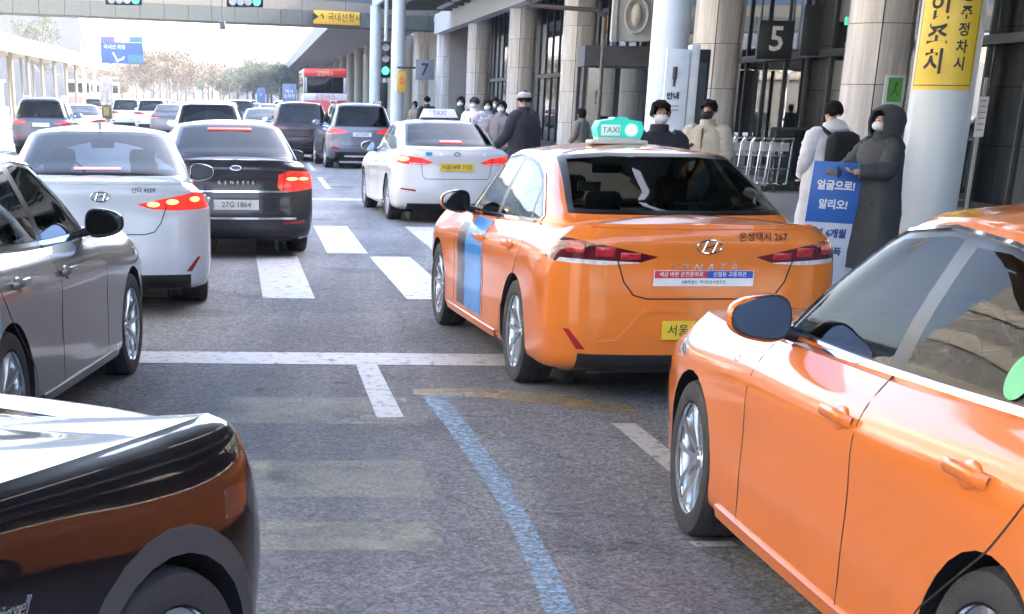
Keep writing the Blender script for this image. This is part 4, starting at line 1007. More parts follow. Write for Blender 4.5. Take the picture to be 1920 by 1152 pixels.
for px_, Y, s_, lab in ((78, 185, 1.18, 'dark pine rising above the shelter roof at the left'),):
    t = tag(empty('pine_tree', from_photo(px_, Y)), lab, 'tree'); t.scale = (s_ * .7, s_ * .7, s_ * 1.05); mesh_obj('trunk', TM[2][0], t); mesh_obj('crown', TM[2][1], t)

# ================================================================== VEHICLES
T_SED = car_template('sedan', SEDAN, 2); T_SEDB = car_template('sedan_b', SEDAN_B, 2); T_SEDC = car_template('sedan_c', SEDAN_C, 2)
T_HERO = car_template('suv_hero', SUV_HERO, 2); T_SUV = car_template('suv', SUV, 1)
T_FSED = car_template('far_sedan', SEDAN, 0); T_FSUV = car_template('far_suv', SUV, 0)

def roof_lamp(root, tpl, green=True, x=.75, body='TAXI'):
    p, n = tpl['D'].top(x, 0)
    lamp = bpy.data.objects.new('roof_lamp', None); link(lamp, root, p, None); lamp.empty_display_size = .1
    if green:
        lamp.scale = (.9, .9, .82); lamp.location.y += .07
        mb = MB(); mb.box((0, 0, .012), (.20, .44, .03), bev=.01); mb.box((0, 0, .038), (.14, .34, .03), bev=.01); mb.build('lamp_base', OFFW, lamp)
        mb = MB(); pts = [(-.17, .0), (-.185, .07), (-.16, .125), (-.06, .14), (-.05, .155), (.05, .155), (.06, .14), (.16, .125), (.185, .07), (.17, 0)]
        mb.prism(pts, .16, Matrix(((0, 0, -1, .08), (-1, 0, 0, 0), (0, 1, 0, .05), (0, 0, 0, 1)))); mb.build('lamp_housing', TAXIG, lamp)
        mb = MB(); mb.box((-.082, .075, .105), (.006, .15, .085), bev=.002); mb.build('white_panel', TAXIW, lamp)
        text('lettering', body, .062, (-.0865, .075, .105), (-1, 0, 0), mat('lamp_ink', (.02, .25, .2), .5), lamp)
        mb = MB(); mb.cyl((-.078, -.085, .108), (-.088, -.085, .108), .046, n=24); mb.build('lit_bulb', TAXIHOT, lamp)
    else:
        mb = MB(); mb.box((0, 0, .01), (.14, .62, .025), bev=.008); mb.build('lamp_base', BLACK, lamp)
        mb = MB(); pts = [(-.30, 0), (-.24, .13), (.24, .13), (.30, 0)]; mb.prism(pts, .12, Matrix(((0, 0, -1, .06), (-1, 0, 0, 0), (0, 1, 0, .022), (0, 0, 0, 1)))); mb.build('lamp_housing', mat('white_roof_lamp', (.72, .70, .78), .3, emit=(.8, .8, 1), estr=.004), lamp)
        text('lettering', body, .10, (-.064, 0, .088), (-1, 0, 0), mat('violet_ink', (.25, .2, .45), .5), lamp)
def hot_spots(root, tpl, pts, parent=None, m=None, sx=.055, sz=.022, tilt=0):
    for y, z in pts:
        h = tpl['D'].rear(y, z)
        mb = MB(); mb.sph((0, 0, 0), (sx, sz, .012), 16, 8); me = mb.mesh('lit_element', 60); o = on(root, tpl, 'lit_lamp_element', me, m or AMBER, h, .001)
def emblem(root, tpl, hit, w=.075, h=.038, material=None, kind='oval'):
    mb = MB(); n = 28; P = [Vector((w * math.cos(2 * math.pi * k / n), h * math.sin(2 * math.pi * k / n), 0)) for k in range(n + 1)]
    for a, b_ in zip(P[:-1], P[1:]): mb.cyl(a, b_, .0055, n=6)
    if kind == 'oval':
        for s in (-1, 1): mb.cyl((s * w * .42 - w * .10, -h * .80, 0), (s * w * .42 + w * .22, h * .80, 0), .006, n=6)
        mb.cyl((-w * .36, -h * .25, 0), (w * .42, h * .3, 0), .006, n=6)
    on(root, tpl, 'emblem', mb.mesh('emblem', 50), material or CHROME, hit, .004)
def seam_text(*a, **k): pass

# 1. orange taxi ahead
S = dict(gl_rear=GLASS_T, gl_side=GLASS_C)
taxi, md = make_car(T_SED, 'taxi', (1.823, 10.43, 0), .143, ORANGE, 'glossy orange taxi ahead with blue door decal and lit green roof lamp', 'taxi', mats=dict(S, tail=TAILD, gl_rear=GLASS_N))
D = T_SED['D']
roof_lamp(taxi, T_SED)
plate(taxi, T_SED, '서울 73바 4187', PL_Y, size=.072, at=(0, .485))
emblem(taxi, T_SED, D.rear(0, .965))
letters(taxi, T_SED, '온성택시 267', .058, D.rear(-.33, 1.018), INK, 'company_lettering', off=.004)
letters(taxi, T_SED, 'S  O  N  A  T  A', .062, D.rear(0.02, .845), CHROME, 'badge_lettering', shear=.2)
st_ = D.rear(.02, .785); mb = MB(); mb.prism([(-.31, -.045), (.31, -.045), (.31, .045), (-.31, .045)], .003); o = on(taxi, T_SED, 'sticker', mb.mesh('sticker', 0), STICK, (st_[0], Vector((-1, 0, .02))), .012)
def sub_text(parent, body, size, loc, material, **k):
    t = mesh_obj('sticker_lettering', text_mesh(body, size, .001, **k), None); t.parent = parent; t.location = loc
    if not len(t.data.materials): t.data.materials.append(material)
    t.material_slots[0].link = 'OBJECT'; t.material_slots[0].material = material
for (x0, x1, mm) in ((-.305, .02, REDINK), (.02, .305, BLUEINK)):
    mb = MB(); mb.box(((x0 + x1) / 2, .022, .0035), (x1 - x0, .042, .001)); q = mb.build('sticker_band', mm, o)
sub_text(o, '세금 바른 운전문화로', .031, (-.14, .022, .0045), WHITEINK); sub_text(o, '신월동 교통회관', .031, (.16, .022, .0045), WHITEINK); sub_text(o, '서울특별시  택시운송사업조합', .022, (0, -.022, .0035), INK)
# decal on the left front door: blue band and dark picture panel
def drape_panel(root, D, sy, outline, name, material, off=.0035, parent=None, nx=6, nz=10):
    """panel following the door skin; outline = (x0, x1, z0, z1)"""
    x0, x1, z0, z1 = outline; mb = MB(); G = []
    for i in range(nx + 1):
        row = []
        for j in range(nz + 1):
            h = D.side(x0 + (x1 - x0) * i / nx, z0 + (z1 - z0) * j / nz, sy)
            row.append((mb.bm.verts.new(h[0] + h[1] * off), mb.bm.verts.new(h[0] - h[1] * .002)))
        G.append(row)
    for i in range(nx):
        for j in range(nz): mb.bm.faces.new([G[i][j][0], G[i + 1][j][0], G[i + 1][j + 1][0], G[i][j + 1][0]])
    B_ = [G[i][0] for i in range(nx + 1)] + [G[nx][j] for j in range(1, nz + 1)] + [G[i][nz] for i in range(nx - 1, -1, -1)] + [G[0][j] for j in range(nz - 1, 0, -1)]
    for k in range(len(B_)): a, b_ = B_[k], B_[(k + 1) % len(B_)]; mb.bm.faces.new([a[0], b_[0], b_[1], a[1]])
    me = mb.mesh(name, 40); me.materials.append(material); return mesh_obj(name, me, parent or root)
fdoor = md['front_door'][0]
drape_panel(taxi, D, 1, (1.02, 1.60, .30, .955), 'blue_decal', DECALB, parent=fdoor)
dk = drape_panel(taxi, D, 1, (1.60, 1.90, .30, .90), 'dark_picture_decal', DECALD, parent=fdoor)
for (x, z, sx, sz) in ((1.60, .74, .05, .06), (1.58, .58, .09, .11), (1.66, .44, .10, .06)):
    h = D.side(x, z, 1); mb = MB(); mb.sph((0, 0, 0), (sx, sz, .004), 14, 6); on(taxi, T_SED, 'decal_figure', mb.mesh('decal_figure', 60), DECALD if z > .7 else STICK, h, .004, parent=fdoor) if False else None
TAILSEG = mat('tail_lamp_segment', (.42, .02, .03), .15, coat=1.0, var=.3, scale=40)
for sg_ in (1, -1):
    for y_, z_, sx_, sz_ in ((.47, .908, .060, .020), (.62, .930, .058, .027), (.78, .952, .055, .032)):
        h = D.rear(sg_ * y_, z_); mb = MB(); mb.box((0, 0, 0), (sx_ * 2, sz_ * 2, .006), bev=.0025); on(taxi, T_SED, 'lamp_segment', mb.mesh('lamp_segment', 60), TAILSEG, h, .001)
    h = D.rear(sg_ * .30, .905)
# papers on the parcel shelf
mb = MB(); mb.box((-.34, -.12, 1.135), (.02, .28, .075), ry=-.5, bev=.004); mb.build('blue_seat_pack', mat('blue_tissue_box', (.10, .32, .50), .5, var=.4, scale=25), taxi)
mb = MB(); mb.box((.55, .30, 1.22), (.02, .16, .06)); mb.build('headrest_card', STICK, taxi)
for y in (.45, 0, -.45):
    mb = MB(); mb.box((-.30, y, 1.10), (.16, .22, .06), bev=.03); mb.build('rear_headrest', SEATF, taxi)

# 2. orange taxi in the right foreground
taxi2, md2 = make_car(T_SED, 'taxi', (2.472, 3.719, 0), .075, ORANGE, 'orange taxi nearest the camera at the lower right, cut off by the picture edge', 'taxi', mats=dict(gl_side=GLASS_N), steer=-.03)
h = D.side(.28, 1.10, 1); mb = MB(); mb.cyl((0, 0, 0), (0, 0, .002), .062, n=28); on(taxi2, T_SED, 'green_round_sticker', mb.mesh('round_sticker', 30), GREENST, h, .003)
sk = drape_panel(taxi2, D, 1, (-.52, -.30, .60, .86), 'picture_sticker', mat('door_picture_sticker', (.20, .42, .50), .3, var=.9, scale=22), parent=taxi2); 
h = D.side(2.28, .84, 1); mb = MB(); mb.sph((0, 0, 0), (.035, .014, .006), 14, 8); on(taxi2, T_SED, 'side_indicator', mb.mesh('side_indicator', 60), TAILW, h, .0)
for sy, mdx, rt in ((1, md2, taxi2), (1, md, taxi)):
    mb = MB(); D.strip(mb, [D.side(x, z, 1) for x, z in dense([(1.93, .952), (1.4, .978), (.8, 1.003), (0, 1.03)], .06)], .016, .006); me = mb.mesh('belt_moulding', 50); me.materials.append(CHROME); mesh_obj('belt_moulding', me, rt)

# 3. white sedan, brake lamps on
ws, mw = make_car(T_SED, 'sedan', (-2.467, 14.329, 0), .149, WHITE, 'white sedan with three amber brake elements lit in its right tail lamp', 'car', mats=dict(gl_rear=GLASS_W, gl_front=GLASS_W, tail=TAILON, tailw=TAILON))
hot_spots(ws, T_SED, [(-.44, .905), (-.60, .925), (-.79, .945), (.44, .905), (.60, .925), (.79, .945)])
emblem(ws, T_SED, D.rear(0, .965)); letters(ws, T_SED, '신다 4209', .05, D.rear(-.36, 1.015), INK, 'badge_lettering')
mb = MB(); mb.box((0, 0, 0), (.40, .045, .008), bev=.003); h = D.rear(.02, 1.16); on(ws, T_SED, 'high_brake_light', mb.mesh('high_brake_light', 30), mat('soft_brake_glow', (.8, .3, .3), .4, emit=(1, .3, .3), estr=.06), h, .004)
mb = MB(); p, n = D.top(.35, 0); mb.prism([(-.07, 0), (.10, 0), (.0, .022), (-.05, .055)], .03, Matrix(((1, 0, 0, 0), (0, 0, 1, -.015), (0, 1, 0, 0), (0, 0, 0, 1)))); me = mb.mesh('shark_fin_aerial', 40); me.materials.append(mat('pale_blue_plastic', (.35, .48, .62), .3)); o = mesh_obj('shark_fin_aerial', me, ws); o.location = p
plate(ws, T_SED, '27가 3852', PL_W, at=(0, .485))

# 4. black saloon, brake lamps on
bs, mbk = make_car(T_SEDC, 'sedan', (-1.788, 19.545, 0), .145, DARKP, 'dark saloon with its red high brake light and right tail lamp lit', 'car', mats=dict(gl_rear=GLASS_D, tail=TAILON, door=DARKP, gl_side=GLASS_T))
DC = T_SEDC['D']; plate(bs, T_SEDC, '27G 1864', PL_W, at=(0, .60))
hot_spots(bs, T_SEDC, [(-.66, .885), (-.80, .885), (.66, .885), (.80, .885)], sx=.075, sz=.018)
mb = MB(); mb.box((0, 0, 0), (.52, .05, .01), bev=.004); on(bs, T_SEDC, 'high_brake_light', mb.mesh('high_brake_light', 30), BRAKEON, DC.rear(0, 1.395), .006)
letters(bs, T_SEDC, 'G E N E S I S', .05, DC.rear(0, .84), CHROME, 'badge_lettering', spacing=1.5); emblem(bs, T_SEDC, DC.rear(0, 1.0), .06, .025, kind='plain')
mb = MB(); DC.strip(mb, [DC.rear(y, .745) for y in np.linspace(-.60, .60, 14)], .02, .006); DC.strip(mb, [DC.rear(y, .45) for y in np.linspace(-.70, .70, 16)], .022, .008); me = mb.mesh('bumper_chrome_strip', 50); me.materials.append(CHROME); mesh_obj('bumper_chrome_strip', me, bs)

# 5. grey sedan at the left, 6. black SUV corner in the left foreground
gs, mg = make_car(T_SED, 'sedan', (-2.701, 7.595, 0), -.062, SILVER, 'warm grey sedan at the left edge showing its right side and black mirror', 'car', mats=dict(gl_side=GLASS_T), wheel_style=0)
for o in mg['wing_mirror']: o.material_slots[0].material = PIANO
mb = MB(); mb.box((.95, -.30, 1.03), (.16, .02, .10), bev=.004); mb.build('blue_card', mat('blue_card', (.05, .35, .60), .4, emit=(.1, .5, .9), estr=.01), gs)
drape_panel(gs, D, -1, (-.30, -.18, .66, .90), 'blue_wing_sticker', BLUEST, parent=gs)
for x in (.97,):
    mb = MB(); D.strip(mb, [D.side(xx, z, -1) for xx, z in dense([(1.93, .952), (1.4, .978), (.8, 1.003), (0, 1.03)], .06)], .02, .006); me = mb.mesh('belt_moulding', 50); me.materials.append(CHROME); mesh_obj('belt_moulding', me, gs)
HX = (-2.50, 1.47)
hs, mh = make_car(T_HERO, 'suv', (HX[0], HX[1], 0), R(-26), BLACKP, 'glossy black car at the lower left with grey wheel arch trim', 'car', mats=dict(gl_side=GLASS_D, head=mat('smoked_headlamp', (.03, .03, .035), .12, 0, coat=1.0, var=.8, scale=22, spec=.1)), wheel_style=2)
DH = T_HERO['D']; letters(hs, T_HERO, 'Diesel', .055, DH.side(2.10, .745, -1), CHROME, 'badge_lettering', shear=.5)

# 7. white taxi
wt, mt = make_car(T_SEDB, 'taxi', (1.058, 25.50, 0), .139, PEARL, 'white taxi with a pale violet roof lamp and yellow plate', 'taxi', mats=dict(gl_rear=GLASS_D, tail=TAILON))
DB = T_SEDB['D']; roof_lamp(wt, T_SEDB, False, .62); plate(wt, T_SEDB, '서울34바 7152', PL_Y, at=(0, .825), size=.078)
hot_spots(wt, T_SEDB, [(.80, .935)], sx=.10, sz=.032); emblem(wt, T_SEDB, DB.rear(0, 1.01), .05, .025, BLACK, kind='plain')
for y, w_ in ((.43, .10), (.25, .05), (-.42, .05)): mb = MB(); mb.box((0, 0, 0), (w_, .05, .004)); on(wt, T_SEDB, 'boot_sticker', mb.mesh('boot_sticker', 0), BLUEST if w_ > .06 else STICK, DB.rear(y, 1.01), .003)
mb = MB(); mb.box((0, 0, 0), (.34, .08, .01), bev=.003); on(wt, T_SEDB, 'high_brake_light', mb.mesh('high_brake_light', 30), BRAKEON, DB.rear(0, 1.17), .006)

# 8. traffic beyond
def rails(root, w=.62, z=1.70, x0=-.2, x1=1.3):
    for s in (1, -1):
        mb = MB(); mb.cyl((x0, s * w, z + .03), (x1, s * w, z + .03), .018, n=8); mb.box((x0, s * w, z), (.06, .04, .07)); mb.box((x1, s * w, z), (.06, .04, .07)); mb.build('roof_rail', CHROME, root)
DS = T_SUV['D']
sv, _ = make_car(T_SUV, 'suv', (-.572, 45.304, 0), .143, GREYP, 'grey suv with roof rails in front of the red bus', 'car', mats=dict(gl_rear=GLASS_D, gl_side=GLASS_D, tail=TAILON, seam=SEAM)); rails(sv)
plate(sv, T_SUV, '63가 4207', PL_W, at=(0, .89)); mb = MB(); mb.box((-1.02, 0, .33), (.04, 1.0, .05)); mb.build('bumper_strip', CHROME, sv)
for (px_, Y, tpl, colr, nm, cat, lab, kw, yaw) in [
    (80, 52, T_SUV, NAVYP, 'suv', 'car', 'dark slate suv with white plate at the far left', dict(gl_rear=GLASS_D, gl_side=GLASS_D), TH + .02),
    (150, 60, T_FSED, PEARL, 'sedan', 'car', 'sunlit white sedan right beside the dark slate suv', {}, TH + .12),
    (238, 92, T_SUV, PEARL, 'suv', 'car', 'white suv above the roof of the near white sedan', {}, TH),
    (286, 88, T_FSUV, PEARL, 'suv', 'car', 'pale suv right of the white suv', {}, TH), (318, 78, T_FSED, GREYP, 'sedan', 'car', 'grey sedan left of the dark-windowed van', {}, TH),
    (392, 39, T_SUV, WHITE, 'suv', 'car', 'pale silver van with wide dark rear window behind the dark saloon', dict(gl_rear=GLASS_D, gl_side=GLASS_D), TH),
    (497, 55, T_FSED, WHITE, 'sedan', 'car', 'white sedan between the silver van and the maroon suv', dict(tail=TAILON), TH),
    (562, 50, T_SUV, MAROON, 'suv', 'car', 'dark maroon suv just left of the grey suv', dict(gl_rear=GLASS_T, gl_side=GLASS_D, tail=TAILD), TH + .03)]:
    p = from_photo(px_, Y); o, _ = make_car(tpl, nm, (p.x, p.y, 0), yaw, colr, lab, cat, mats=kw)
    if tpl is T_SUV and px_ < 100: plate(o, tpl, '18수 6042', PL_W, at=(0, .90)); rails(o, .60)
cl = [PEARL, GREYP, WHITE, DARKP, SILVER, PEARL, NAVYP, WHITE, REDP, GREYP]; cn = ['white', 'grey', 'white', 'dark', 'silver', 'white', 'navy', 'white', 'red', 'grey']
k = 0
mk = ['leftmost in the hazy far queue', 'second from the left in the far queue', 'behind the white suv', 'above the pale suv', 'beyond the silver van roof left', 'beyond the silver van roof right', 'in the far gap under the trees', 'above the white sedan roof', 'left of the small white sign', 'under the blue-white sign', 'far ahead in the middle lane', 'far ahead beside the bare trees', 'at the vanishing end of the road', 'far left lane beyond the shelter posts', 'far middle lane, small and pale', 'small, just under the green topped tree']
for (px_, Y) in [(175, 120), (262, 128), (222, 140), (300, 118), (345, 110), (420, 112), (452, 98), (505, 108), (482, 135), (532, 120), (380, 150), (332, 165), (440, 180), (270, 175), (405, 128), (470, 160)]:
    p = from_photo(px_, Y); make_car(T_FSUV if k % 3 == 0 else T_FSED, 'far_car', (p.x, p.y, 0), TH, cl[k % 10], '%s car %s' % (cn[k % 10], mk[k]), 'car', 'far queue of cars'); k += 1

def bus(px_, Y, L, lower, upper, label, yaw=TH, mid=None, h=3.3, sign=None):
    p = from_photo(px_, Y); r = empty('bus', p, math.pi / 2 + yaw, label, 'bus'); w = 2.5
    def shell(name, z0, z1, m_, tw=0.0, x0=0):
        mb = MB(); a, b_ = w / 2, w / 2 - tw
        mb.box((L / 2 + x0, 0, (z0 + z1) / 2), (L, w - tw, z1 - z0), bev=.12 if name == 'roof_shell' else .02); return mb.build(name, m_, r)
    shell('lower_body', .35, 1.75, lower); shell('waist_band', 1.75, 2.13, mid or upper, .0, .01); shell('window_band', 2.13, 3.0, PIANO, .04, .02); shell('roof_shell', 2.97, h, upper, .02, .01)
    for s in (1, -1):
        mb = MB(); mb.box((.22, s * (w / 2 - .12), 2.56), (.4, .26, .9), bev=.05); mb.build('rear_pillar', mid or upper, r)
        mb = MB(); mb.box((-.01, s * 1.02, 1.05), (.06, .22, .42), bev=.02); mb.build('tail_light', TAILON, r)
        mb = MB(); mb.box((L / 2, s * (w / 2 + .005), 2.14), (L, .02, .06)); mb.build('side_strip', mid or upper, r)
        for q in range(5): mb = MB(); mb.box((1.6 + q * (L - 3) / 4, s * (w / 2 - .012), 2.58), ((L - 3) / 4 - .12, .03, .86), bev=.03); mb.build('side_window', GLASS_D, r)
        for wx in (2.4, L - 2.6):
            o = bpy.data.objects.new('wheel', None); link(o, r, (wx, s * 1.1, .48), (0, 0, 0 if s > 0 else math.pi)); o.scale = (1.43, 1.4, 1.43)
            for me, nm in zip(wheel_meshes(.333, False)[:2], ('tyre', 'rim')): mesh_obj(nm, me, o)
    mb = MB(); mb.box((.01, 0, 2.58), (.05, w - .5, .80), bev=.05); mb.build('rear_window', GLASS_D, r)
    mb = MB(); mb.box((-.02, 0, .5), (.12, w - .1, .22), bev=.03); mb.build('bumper', lower, r)
    mb = MB(); mb.box((-.01, 0, 1.05), (.04, 1.4, .6), bev=.02); mb.build('engine_cover', lower, r)
    if sign: text('lettering', sign, .34, (-.02, 0, 1.92), (-1, 0, 0), mat('faded_red_ink', (.6, .1, .1), .5), r); text('lettering', sign, .26, (-.02, 0, 3.17), (-1, 0, 0), mat('pale_yellow_ink', (.8, .65, .3), .5), r)
    return r
bus(610, 94, 11, REDP, REDP, 'red coach with a white band and dark rear window stopped ahead of the grey suv', mid=PEARL, h=3.45, sign='공항버스')
bus(146, 165, 10, mat('bus_pale_red', (.5, .25, .22), .4), mat('bus_grey', (.45, .47, .5), .4), 'grey and pink bus beside the shelter at the far left', h=3.3)
bus(205, 185, 10, PEARL, PEARL, 'white bus beyond the white suv in the haze', yaw=TH + .35, h=3.3)

# ================================================================== SIGNS, SIGNALS, FITTINGS
SIGNB = mat('road_sign_blue', (.012, .085, .32), .4); POLEM = mat('galvanised_pole', (.40, .42, .43), .45, .4)
p = from_photo(178, 125); rs = tag(empty('road_sign', p), 'blue overhead road sign with a white arrow on a pale pole above the far traffic', 'road sign')
mb = MB(); mb.cyl((0, 0, 0), (0, 0, 6.2), .14, .10, n=12); mb.build('post', POLEM, rs)
mb = MB(); mb.cyl((0, 0, 5.6), (3.6, 0, 5.7), .07, n=8); mb.cyl((0, 0, 4.7), (3.6, 0, 4.8), .05, n=8); mb.build('arm', POLEM, rs)
mb = MB(); mb.box((2.25, -.12, 4.85), (3.2, .08, 1.45), bev=.02); mb.build('panel', SIGNB, rs)
mb = MB(); mb.box((1.2, -.12, 5.8), (1.05, .08, .4), bev=.02); mb.build('tab_panel', mat('violet_tab', (.16, .11, .26), .5), rs); mb = MB(); mb.box((3.35, -.12, 5.8), (1.0, .08, .4), bev=.02); mb.build('tab_panel', mat('teal_tab', (.04, .18, .22), .5), rs)
mb = MB(); mb.box((3.25, -.17, 4.45), (1.1, .02, .55)); mb.build('teal_field', mat('teal_field', (.03, .17, .22), .5), rs)
mb = MB(); mb.box((1.75, -.17, 4.55), (.12, .02, .75), ry=-.5); mb.box((2.05, -.17, 4.38), (.6, .02, .12), ry=-.2); mb.box((2.3, -.17, 4.50), (.3, .02, .1), ry=-.8); mb.build('white_arrow', WHITEINK, rs)
text('lettering', '국내선 화물', .34, (1.7, -.175, 5.25), (0, -1, 0), WHITEINK, rs)
p = from_photo(158, 110); lp = tag(empty('lamp_post', p), 'tall thin pale lamp post left of the blue road sign', 'lamp post'); mb = MB(); mb.cyl((0, 0, 0), (0, 0, 5.2), .09, .07, n=10); mb.build('pole', OFFW, lp); mb = MB(); mb.cyl((0, 0, 0), (0, 0, .3), .16, n=12); mb.build('foot', OFFW, lp)
for (px_, Y, w_, h_, z_, lab, t_) in ((543, 68, .58, .82, 1.95, 'blue-white square sign on a post left of the red bus', '택시\n승차장'), (490, 84, .42, .70, 1.95, 'small pale blue sign on a post above the white sedan', 'P')):
    p = from_photo(px_, Y); s_ = tag(empty('post_sign', p), lab, 'sign', 'small roadside signs'); mb = MB(); mb.cyl((0, 0.03, 0), (0, .03, z_ + h_ / 2), .03, n=8); mb.build('post', POLEM, s_)
    mb = MB(); mb.box((0, 0, z_), (w_, .03, h_), bev=.008); mb.build('panel', mat('pale_blue_panel', (.14, .19, .32), .4), s_); text('lettering', t_, .18, (0, -.02, z_ + .02), (0, -1, 0), WHITEINK, s_)
p = from_photo(200, 46); s_ = tag(empty('median_signal', p), 'olive signal box under a faded panel, seen above the roof of the near white sedan', 'signal')
mb = MB(); mb.cyl((0, 0, 0), (0, 0, 1.95), .04, n=10); mb.build('post', POLEM, s_); mb = MB(); mb.box((0, -.03, 1.36), (.27, .2, .38), bev=.02); mb.build('signal_box', mat('olive_box', (.10, .09, .04), .5), s_); mb = MB(); mb.box((0, -.14, 1.36), (.15, .02, .22)); mb.build('lens', mat('olive_lens', (.25, .22, .10), .3), s_)
mb = MB(); mb.box((0, 0, 1.92), (.36, .03, .66), bev=.01); mb.build('faded_panel', mat('faded_panel', (.46, .42, .40), .6, var=.35, scale=5), s_)

# traffic lights
p = from_photo(722, 61); tl_ = tag(empty('traffic_light', p), 'vertical traffic light with green lit beside the slim white column', 'traffic light')
mb = MB(); mb.cyl((0, .12, 0), (0, .12, 5.9), .09, .07, n=14); mb.build('pole', POLEM, tl_)
mb = MB(); mb.box((0, 0, 3.18), (.36, .22, 1.25), bev=.03); mb.build('housing', PIANO, tl_)
for z_, mm in ((3.60, DARKLENS), (3.22, DARKLENS), (2.80, GREENL)):
    mb = MB(); mb.cyl((0, -.10, z_), (0, -.135, z_), .135, n=24); mb.build('lens', mm, tl_)
    mb = MB(); 
    for q in range(13):
        a = math.pi * q / 12; 
        if q: mb.box((.148 * math.cos(a - .13), -.19, z_ + .148 * math.sin(a - .13)), (.042, .16, .012), ry=-(a - .13) + math.pi / 2)
    mb.build('visor', PIANO, tl_)
mb = MB(); mb.box((-.05, 0, 1.95), (.30, .2, .9), bev=.02); mb.build('pedestrian_signal', PIANO, tl_); mb = MB(); mb.cyl((0, .12, 5.8), (-9.5, .12, 5.95), .07, .05, n=10); mb.build('mast_arm', POLEM, tl_)
for px_, lab in ((240, 'left of the two green signals hanging at the top edge'), (462, 'right of the two green signals hanging at the top edge')):
    p = from_photo(px_, 60.5); p.z = 5.02; t = tag(empty('overhead_traffic_light', p), lab, 'traffic light', 'green signals hanging over the road'); mb = MB(); mb.box((0, 0, 0), (1.32, .22, .36), bev=.03); mb.build('housing', PIANO, t)
    for q, mm in ((-.43, DARKLENS), (-.15, DARKLENS), (.13, DARKLENS), (.44, GREENL)):
        mb = MB(); mb.cyl((q, -.11, 0), (q, -.14, 0), .135, n=24); mb.build('lens', mm, t)
    mb = MB(); mb.box((0, .12, .35), (.08, .08, .5)); mb.build('hanger', POLEM, t)
c = W(-9.0, 78, 5.0); t = tag(empty('hanging_camera', (c.x * .0 - 7.2, 76, 5.15)), 'small dark camera hanging below the footbridge against the sky', 'camera'); mb = MB(); mb.box((0, 0, -.28), (.25, .3, .35), bev=.05); mb.build('housing', DARKGREY, t); mb = MB(); mb.cyl((0, 0, -.1), (0, 0, .9), .03, n=8); mb.build('rod', DARKGREY, t)

# column fittings: yellow box, 7 sign, 5 sign, tow-away sign
p = from_photo(753, 71.5); b_ = tag(empty('yellow_hanging_box', p), 'yellow hanging box on the slim white column', 'box'); mb = MB(); mb.box((0, 0, 2.55), (.42, .3, .88), bev=.06); mb.build('case', mat('yellow_case', (.62, .36, .04), .45), b_); mb = MB(); mb.box((0, -.155, 2.6), (.2, .01, .3)); mb.build('label_plate', mat('orange_plate', (.6, .2, .03), .5), b_)
p = from_photo(795, 71.5); s7 = tag(empty('gate_sign', p), 'grey hanging gate sign with the number 7', 'sign', 'gate number signs'); mb = MB(); mb.box((0, 0, 3.05), (.80, .12, .80), bev=.01); mb.build('panel', mat('grey_sign', (.20, .22, .27), .5), s7); mb = MB(); mb.box((-.75, 0, 3.12), (.9, .07, .08)); mb.build('arm', DARKM, s7)
text('lettering', '7', .68, (0, -.065, 3.04), (0, -1, 0), INK, s7, bold=.012)
p = from_photo(1440, 37.5); s5 = tag(empty('gate_sign', p), 'black hanging gate sign with a white number 5', 'sign', 'gate number signs'); mb = MB(); mb.box((0, 0, 3.16), (.80, .14, .80), bev=.01); mb.build('panel', mat('black_sign', (.02, .022, .024), .4), s5)
mb = MB(); mb.cyl((-.36, 0, 3.5), (-.36, 0, 6.35), .03, n=8); mb.cyl((.36, 0, 3.5), (.36, 0, 6.35), .03, n=8); mb.build('hanger', DARKM, s5); text('lettering', '5', .72, (.02, -.075, 3.16), (0, -1, 0), mat('sign_white', (.7, .72, .70), .4), s5, bold=.01)
for (px_, Y, sx, lab) in ((1505, 36, .42, 'dark blank hanging panel right of the number 5 sign'),):
    p = from_photo(px_, Y); t = tag(empty('notice_panel', p), lab, 'panel'); mb = MB(); mb.box((0, 0, 3.3), (sx, .1, 1.0), bev=.01); mb.build('board', DARKM, t); mb = MB(); mb.cyl((0, 0, 3.8), (0, 0, 6.35), .02, n=8); mb.build('rod', DARKM, t)
p = from_photo(1575, 33.5); t = tag(empty('exit_sign', p), 'tiny lit green sign high beside the stone-clad column', 'sign'); mb = MB(); mb.box((0, 0, 3.38), (.22, .08, .15), bev=.01); mb.build('case', mat('exit_green', (.03, .4, .25), .4, emit=(.1, .9, .5), estr=.06), t); mb = MB(); mb.cyl((0, 0, 3.45), (0, 0, 6.35), .015, n=8); mb.build('rod', DARKM, t)
p = from_photo(1672, 27.8); t = tag(empty('green_notice', p), 'small white framed green notice with a figure, above the hooded person', 'sign'); mb = MB(); mb.box((0, 0, 2.03), (.35, .04, .50), bev=.005); mb.build('frame', OFFW, t); mb = MB(); mb.box((0, -.025, 2.05), (.24, .012, .38)); mb.build('green_field', mat('notice_green', (.08, .32, .05), .4), t)
mb = MB(); mb.sph((.02, -.034, 2.16), (.022, .004, .022), 8, 6); mb.box((0, -.034, 2.08), (.03, .006, .12), ry=.3); mb.box((-.03, -.034, 2.0), (.02, .006, .10), ry=.7); mb.box((.035, -.034, 2.0), (.02, .006, .1), ry=-.6); mb.build('running_figure', mat('dark_green_ink', (.02, .12, .02), .5), t)
mb = MB(); mb.cyl((0, .03, .15), (0, .03, 2.0), .03, n=10); mb.build('post', POLEM, t)
